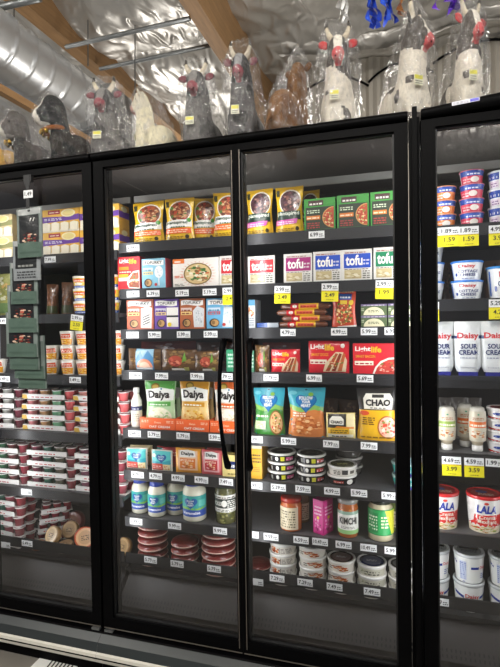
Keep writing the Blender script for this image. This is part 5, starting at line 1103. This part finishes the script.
z = TC[5]; DGp = 'big white sour cream tubs'
x, w, h = meas(453, 484.5, 551, 583, YF+.06); hh = .112
big = tub('sour_cream_tub', w/2-.002, w/2-.009, hh, '#e9ebe8', '#c9cdce', a_daisybig, lid_h=.012, lidart=lambda A: (A.ell(.5, .5, .46, .46, '#8a8e90'), A.rect(.16, .56, .84, .72, '#3a3c44'), A.bars(.2, .28, .8, .5, 3, '#55575c', 3)))
bigs = tub('sour_cream_tub', w/2-.002, w/2-.009, hh, '#e9ebe8', '#c9cdce', a_daisybig_side, lid_h=.012, lidart=lambda A: (A.ell(.5, .5, .46, .46, '#8a8e90'), A.rect(.16, .56, .84, .72, '#3a3c44'), A.bars(.2, .28, .8, .5, 3, '#55575c', 3)))
x3 = at(500.5, 570, YF+.06).x+.0; ww = w+.012
for j, xc in enumerate((x-ww, x, x+ww)):
    nm = ('stack half hidden by the second wide post', 'middle stack of the bottom shelf', 'stack at the right edge of the bottom shelf')[j]
    o = big if j == 0 else dup(big); place(o, xc, YF+.06, z, 4); tag(o, 'lower big sour cream tub, '+nm, 'tub', DGp)
    o = bigs if j == 0 else dup(bigs); place(o, xc+.001, YF+.061, z+hh+.0006, -2+6*(j-1)); tag(o, 'upper big sour cream tub, '+nm, 'tub', DGp)
price_tag(440, 602, '9.99', 'white price tag sliver by the second wide post on the bottom rail')

# ================================================================ clip strip with pouches hanging outside the first door
t = empty('clip_strip', (0, 0, 0)); pz = at(27.5, 196, -.05)
mb = MB(); q = at(28, 182, -.035); mb.box(q.x-.014, -.041, q.z-.016, q.x+.014, -.0405+.001, q.z+.03, '#101112'); mb.box(q.x-.009, -.0407, q.z-.3, q.x+.009, -.0395, q.z-.016, '#101112'); mb.box(q.x-.009, -.0407, q.z-.86, q.x+.009, -.0395, q.z-.3, '#101112'); mb.box(q.x-.02, -.0395, q.z+.0, q.x+.02, -.0235, q.z+.03, '#101112'); mb.build('hanger', 'gasket', t)
mb = MB(); q2 = at(28, 194, -.045); mb.box(q2.x-.024, -.0445, q2.z-.017, q2.x+.024, -.0435, q2.z+.017, '#e2e4e4'); A = Art(mb, lambda u, v, e: (q2.x-.024+u*.048, -.0445-e, q2.z-.017+v*.034)); A.txt('1.49', .12, .28, .88, .78, '#26282c', .02); mb.build('price_card', 'card', t)
tag(t, 'black hanging clip strip with a small white price card on the first door', 'clip strip')
JG = 'hanging jerky pouches'
JP = ((17, 42.5, 208, 257.5, 0), (13, 40.5, 240, 280.5, 1), (10, 38, 262, 304, 0), (8, 37.5, 285, 332.5, 0), (6, 38, 312, 357, 0), (9, 39.5, 325, 369.5, 0), (14, 45, 336, 378.5, 0), (18.5, 46, 345, 388.5, 0))
names = ['topmost', 'second', 'third', 'fourth', 'fifth', 'sixth', 'seventh', 'lowest']
for i, (l, r, tp, b, g) in enumerate(JP):
    Y = -.135+.012*i; x, w, h = meas(l, r, tp, b, Y)
    o = pouch('jerky_pouch', w, h, .004, '#8e928f' if i < 2 else '#56675e', lambda A: a_jerky(A, bool(g)), 'film', True, 80+i); zb = at((l+r)/2, b, Y).z
    place(o, x, Y, zb, rnd(-1.5, 1.5)); tag(o, f'{names[i]} of the '+('green based' if not g else 'grey printed')+' jerky pouches hanging on the clip strip', 'jerky pouch', JG)
# ================================================================ bagged cow figures standing on top of the fridges
def evalmesh(verts, faces, mods):
    me = bpy.data.meshes.new('tmp'); me.from_pydata(verts, [], faces); o = bpy.data.objects.new('tmp', me); COL.objects.link(o)
    for k, kw in mods:
        m = o.modifiers.new(k, k)
        for a, b in kw.items(): setattr(m, a, b)
    dg = bpy.context.evaluated_depsgraph_get(); dg.update()
    r = bpy.data.meshes.new_from_object(o.evaluated_get(dg))
    vs = [v.co.copy() for v in r.vertices]; fs = [tuple(p.vertices) for p in r.polygons]
    bpy.data.objects.remove(o); bpy.data.meshes.remove(me); bpy.data.meshes.remove(r)
    return vs, fs
def chain(mb, pts):
    """overlapping balls along a limb"""
    for (a, ra), (b, rb) in zip(pts[:-1], pts[1:]):
        a, b = Vector(a), Vector(b); n = max(2, int((b-a).length/(min(ra, rb)*.45)))
        for i in range(n+1):
            t = i/n; mb.ball(a.lerp(b, t), ra+(rb-ra)*t, '#888888', 0, 14, 10)
COWN = 0
def cow(x, Y, h, rz, kind, label, turn=0., bell=None, ears='#7a444c', sticker=True, tilt=0., horns=True, bagtop=None, span=None):
    """kind -> (body, patch, muzzle, face) colours; h = height to the crown of the head"""
    global COWN; COWN += 1; sd = COWN*7.3
    body, patch, muz, face = kind
    mb = MB()
    mb.ball((0, .30*h, .27*h), (.25*h, .31*h, .27*h), body, 0, 18, 12)
    mb.ball((0, .02*h, .28*h), (.225*h, .20*h, .29*h), body, 0, 18, 12)
    low = bell is not None
    hc = Vector((0, -.07*h, .84*h)) if not low else Vector((0, -.10*h, .74*h))
    chain(mb, [((0, 0, .38*h), .19*h), (tuple(hc*.5+Vector((0, .02*h, .31*h))), .15*h), (tuple(hc+Vector((0, .05*h, -.08*h))), .115*h)])
    for s in (-1, 1):
        chain(mb, [((s*.10*h, -.08*h, .26*h), .08*h), ((s*.11*h, -.13*h, .05*h), .055*h), ((s*.11*h, -.15*h, .035*h), .055*h)])
        chain(mb, [((s*.17*h, .38*h, .16*h), .10*h), ((s*.19*h, .22*h, .05*h), .06*h), ((s*.19*h, .14*h, .04*h), .055*h)])
    hr = Matrix.Rotation(math.radians(turn), 3, 'Z')
    fd = hr @ (Vector((0, -1, -.75)) if not low else Vector((0, -1, -.55))).normalized()
    k = 1. if not low else 1.5
    mb.ball(hc, (.125*h*k, .14*h*k, .135*h*k), body, 0, 16, 12)
    chain(mb, [(tuple(hc+fd*.05*h), .105*h*k), (tuple(hc+fd*.17*h*k), .074*h*k)])
    mz = hc+fd*.19*h*k; mb.ball(mz, (.082*h*k, .062*h*k, .060*h*k), body, 0, 14, 10)
    chain(mb, [((0, .60*h, .30*h), .03*h), ((.08*h, .66*h, .12*h), .022*h), ((.10*h, .62*h, .05*h), .03*h)])
    vs, fs = evalmesh(mb.v, mb.f, [('REMESH', dict(mode='VOXEL', voxel_size=.022*h)), ('SMOOTH', dict(factor=.5, iterations=5))])
    t = empty('cow_figure', (x, Y, 2.2012), math.radians(rz))
    zmin = min(v.z for v in vs); vs = [Vector((v.x, v.y, v.z-zmin)) for v in vs]; hc.z -= zmin; mz.z -= zmin
    side = hr @ Vector((1, 0, 0))
    o2 = MB(); o2.v = [tuple(v) for v in vs]; o2.f = fs; o2.m = [0]*len(fs); o2.sm = [True]*len(fs)
    cb, cp, cm, cf = lin(body), lin(patch), lin(muz), lin(face)
    for f in fs:
        c = sum((vs[i] for i in f), Vector())/len(f)
        col = cb; n = noise.noise(c*(5.2/h)+Vector((sd, 0, 0)))
        if n > .22: col = cp
        dh = c-hc; ah = dh.dot(side)
        if dh.length < .21*h*k and dh.dot(fd) > -.10*h:
            col = cp if abs(ah) > .05*h*k else cf
        if (c-mz).length < .092*h*k and (c-mz).dot(fd) > -.005*h: col = cm
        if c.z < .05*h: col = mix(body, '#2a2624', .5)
        o2.c.append(tuple(col))
    o2.build('body', 'plush', t)
    up = Vector((0, 0, 1)); bagpts = list(vs)
    for s in (-1, 1):
        b = hc+side*s*.115*h+up*.05*h; mb = MB()
        tip = b+side*s*.135*h+up*(.015*h if not low else -.14*h); n_ = side.cross(up)
        def ear(u, v):
            q = b.lerp(tip, v); wd = .043*h*math.sin(PI*min(1, .12+.88*v))**.7
            a = 2*PI*u
            return q+up*wd*math.cos(a)+n_*wd*.3*math.sin(a)
        mb.grid(ear, 12, 8, lambda u, v: lin(ears) if .15 < v < .9 and (u < .5) else lin(patch)); mb.build('ear', 'plush', t); bagpts += [tip]
        if horns:
            mb = MB(); hb = hc+side*s*.065*h+up*.10*h
            pts = [hb, hb+side*s*.045*h+up*.05*h, hb+side*s*.07*h+up*.11*h, hb+side*s*.065*h+up*.17*h]
            mb.tube(pts[:3], [.034*h, .03*h, .024*h], '#cfc4ae', 10); mb.tube(pts[2:], [.024*h, .010*h], '#2a2522', 10); mb.build('horn', 'gloss', t); bagpts += [pts[-1]]
        e = hc+fd*.085*h*k+side*s*.088*h*k+up*.045*h
        mb = MB(); mb.ball(e, .017*h*k, '#0c0b0b', 0, 10, 8); mb.build('eye', 'gloss', t)
        ns = mz+fd*.055*h*k+side*s*.03*h*k; mb = MB(); mb.ball(ns, .010*h*k, '#3a1e20', 0, 8, 6); mb.build('nostril', 'plush', t)
    if bell:
        mb = MB(); cc = hc*.62+Vector((0, -.03*h, .05*h)); r_ = .19*h
        mb.tube([cc+Vector((r_*math.cos(2*PI*i/20), r_*1.0*math.sin(2*PI*i/20)-.0*h, -.05*h*math.sin(2*PI*i/20)*-1)) for i in range(21)], .028*h, bell, 8, caps=False); cl = mb.build('collar', 'plush', t)
        for i in range(5):
            a = -PI/2+(i-2)*.5; b2 = MB(); b2.ball(cc+Vector(((r_+.03*h)*math.cos(a), (r_+.03*h)*math.sin(a), -.07*h)), .032*h, '#c9a24a', 0, 12, 8); b2.build('bell', 'chromeg', cl)
    # loose clear plastic bag pulled over the figure
    if bagtop: bagpts.append(Vector(bagtop)*h)
    bm = bmesh.new()
    for p in bagpts: bm.verts.new(p)
    bm.verts.ensure_lookup_table(); rs = bmesh.ops.convex_hull(bm, input=bm.verts[:])
    bmesh.ops.delete(bm, geom=[g for g in bm.verts if not g.link_faces], context='VERTS'); bm.verts.index_update()
    hv = [v.co.copy() for v in bm.verts]; hf = [tuple(v.index for v in f.verts) for f in bm.faces]; bm.free()
    bv, bf = evalmesh(hv, hf, [('REMESH', dict(mode='VOXEL', voxel_size=.024*h)), ('SMOOTH', dict(factor=.5, iterations=5))])
    ctr = sum(bv, Vector())/len(bv); m2 = MB(); out_ = []
    for v in bv:
        d = (v-ctr); q = d.normalized()
        n = noise.noise(v*(7/h)+Vector((sd, 3, 1)))*.04+abs(noise.noise(v*(11/h)+Vector((sd, 9, 1))))*.06+abs(noise.noise(v*(24/h)+Vector((sd, 9, 1))))*.03
        p = v+q*h*(.008+n); p.z = max(p.z, .0008); out_.append(tuple(p))
    m2.v = out_; m2.f = bf; m2.c = [(.8, .8, .8)]*len(bf); m2.m = [0]*len(bf); m2.sm = [True]*len(bf)
    m2.build('plastic_bag', 'wrap' if not low else 'wrap_clear', t)
    if sticker:
        best = min(vs, key=lambda v: (v-Vector((-.10*h, -.4*h, .36*h))).length); mb = MB(); w_ = .055*h
        y_ = best.y-.035*h; mb.box(best.x-w_, y_-.001, best.z-w_*.8, best.x+w_, y_, best.z+w_*.8, '#e3e2c8'); A = Art(mb, lambda u, v, e: (best.x-w_+2*w_*u, y_-.001-e, best.z-w_*.8+1.6*w_*v)); A.rect(.04, .55, .96, .95, '#d8d24a'); A.bars(.1, .1, .9, .5, 2, '#44443a', 3); mb.build('price_sticker', 'card', t)
    # neighbours press against each other: the soft figure and bag are squeezed into their own stretch of the fridge top
    if span:
        ms = []
        def walk(o):
            for c in o.children: ms.append(c); walk(c)
        walk(t); ca, sa = math.cos(math.radians(rz)), math.sin(math.radians(rz))
        wx = [x+v.co.x*ca-v.co.y*sa for m in ms for v in m.data.vertices]; lo, hi = min(wx), max(wx)
        n0, n1 = max(lo, span[0]+.0015), min(hi, span[1]-.0015)
        for m in ms:
            for v in m.data.vertices:
                X_ = x+v.co.x*ca-v.co.y*sa; Y_ = v.co.x*sa+v.co.y*ca
                X_ = n0+(X_-lo)*(n1-n0)/(hi-lo)-x
                v.co.x, v.co.y = X_*ca+Y_*sa, -X_*sa+Y_*ca
    tag(t, label, 'cow figure' if not bell else 'animal figure', 'bagged animal figures on top of the fridges'); return t
M['chromeg'] = principled('gold_bell_metal', attr=True, rough=.25, metal=.8, noise_s=30, noise_amt=.1)
GREY = ('#625f5d', '#454343', '#8f4a52', '#7c7a78'); WHITE = ('#d9d2c4', '#55504c', '#cf5a5c', '#e4ded2')
def cowpx(px, top, Y, s0, s1, *a, **k):
    p = at(px, top, Y); k['span'] = (at(s0, 130, .2).x, at(s1, 130, .2).x); return cow(p.x, Y, p.z-2.2012, *a, **k)
cowpx(106, 90, .16, 89, 131, 12, GREY, 'grey cow figure in clear plastic beside the black headed belled figure')
cowpx(152, 90, .15, 131, 180, -68, ('#dcd4b8', '#cfc8b4', '#b88a80', '#e0dac8'), 'cream white cow figure in clear plastic facing the spiral duct', ears='#c86a5e', horns=False, bagtop=(0, .1, 1.18))
cowpx(197, 73, .15, 180, 224, 6, GREY, 'grey cow figure in clear plastic right beside the cream white one')
cowpx(244, 56, .15, 224, 266, 8, ('#5c5a5a', '#3c3b3b', '#8f4650', '#8a8a8c'), 'dark grey cow figure with black tipped horns below the wide beam')
cowpx(285, 60, .30, 266, 313, 165, ('#7a552f', '#6a4728', '#5a3c24', '#7a552f'), 'brown cow figure facing away inside a crinkled bag', ears='#6a4728', horns=False, bagtop=(0, -.05, 1.16))
cowpx(331, 40, .15, 313, 371, 8, WHITE, 'upright white cow figure with red ears and dark eye patches, before the corrugated wall', ears='#c23c40')
cowpx(406, 22, .14, 374, 437, 28, WHITE, 'white cow figure with its head turned sideways, beside the tallest one', turn=38, ears='#4a4644')
cowpx(455, 17, .17, 437, 494, 18, WHITE, 'tallest white cow figure with red ears, beneath the purple ribbons', turn=8, ears='#c4484a')
BEL = lambda b, p, m_, f: (b, p, m_, f)
cowpx(72, 92, .13, 46, 89, -38, ('#241c18', '#0a0b0e', '#d8d2c8', '#c8c0b4'), 'bagged animal figure with black head, pale muzzle and brown belled collar', bell='#8a4f1e', ears='#141416', horns=False, sticker=False)
cowpx(33, 108, .14, 13, 46, -36, ('#34302c', '#4a4440', '#cbc6bc', '#8a847c'), 'bagged animal figure with grey brown head and dark belled collar', bell='#2c2a28', ears='#4a4440', horns=False, sticker=False)
cowpx(-2, 112, .15, -30, 13, -30, ('#c9a04a', '#b88a34', '#d8c8a0', '#d0b060'), 'bagged golden animal figure with a red belled collar at the far left edge', bell='#b01c28', ears='#b88a34', horns=False, sticker=False)
# ================================================================ lights, world, camera
w = bpy.data.worlds.new('store_air'); SC.world = w; w.use_nodes = True
w.node_tree.nodes['Background'].inputs[0].default_value = (.62, .64, .68, 1); w.node_tree.nodes['Background'].inputs[1].default_value = .35
LEDW = 3.0
def area(name, loc, rot, sx, sy, e, col=(1, 1, 1), spread=PI):
    l = bpy.data.lights.new(name, 'AREA'); l.shape = 'RECTANGLE'; l.size = sx; l.size_y = sy; l.energy = e; l.color = col; l.spread = spread
    o = bpy.data.objects.new(name, l); COL.objects.link(o); o.location = loc; o.rotation_euler = rot; return o
for x, wl, wr in ((-1.272, .7, .8), (-.637, 1, 1), (0, .9, .9), (.653, 1, 1), (1.306, 1, .6)):
    for sg, wt in ((-1, wl), (1, wr)):
        area('case_led', (x+sg*.012, .082, 1.28), (PI/2, 0, -sg*math.radians(62)), .03, 1.62, LEDW*wt, (.97, .98, 1))
def point_lamp(loc, e, r=.12, col=(1, .96, .9)):
    l = bpy.data.lights.new('store_fill_lamp', 'POINT'); l.energy = e; l.shadow_soft_size = r; l.color = col
    o = bpy.data.objects.new('store_fill_lamp', l); COL.objects.link(o); o.location = loc
for x in (-3.0, .2, 3.2): point_lamp((x, -2.7, 3.5), 210)
for x in (-3.5, 1.2): point_lamp((x, -4.6, 4.4), 110, .2)  # added lamps, brighten the ceiling reflected in the door tops
for x, y, z, e in ((-4.6, 1.2, 2.9, 120), (.9, 1.5, 2.62, 110), (-2.6, 5.4, 2.9, 120), (-1.2, 2.2, 2.5, 30)): point_lamp((x, y, z), e, .3)  # added fill lamps kept out of view, brighten foil ceiling and back wall
for x in (-3, 2.2): area('ceiling_fill', (x, -7.4, 2.7), (PI, 0, 0), 1.6, .6, 170, (1, .97, .92))  # added unseen fill, lifts the far ceiling mirrored in the door glass
cd = bpy.data.cameras.new('camera'); co = bpy.data.objects.new('camera', cd); COL.objects.link(co)
m3 = Matrix((CR, CU, -_fw)).transposed(); co.matrix_world = Matrix.Translation(CAM) @ m3.to_4x4()
cd.sensor_fit = 'VERTICAL'; cd.sensor_height = 36; cd.lens = 36*FPX/667; cd.clip_start = .05
SC.camera = co
SC.view_settings.view_transform = 'Standard'; SC.view_settings.look = 'None'
SC.cycles.max_bounces = 8; SC.cycles.transparent_max_bounces = 24
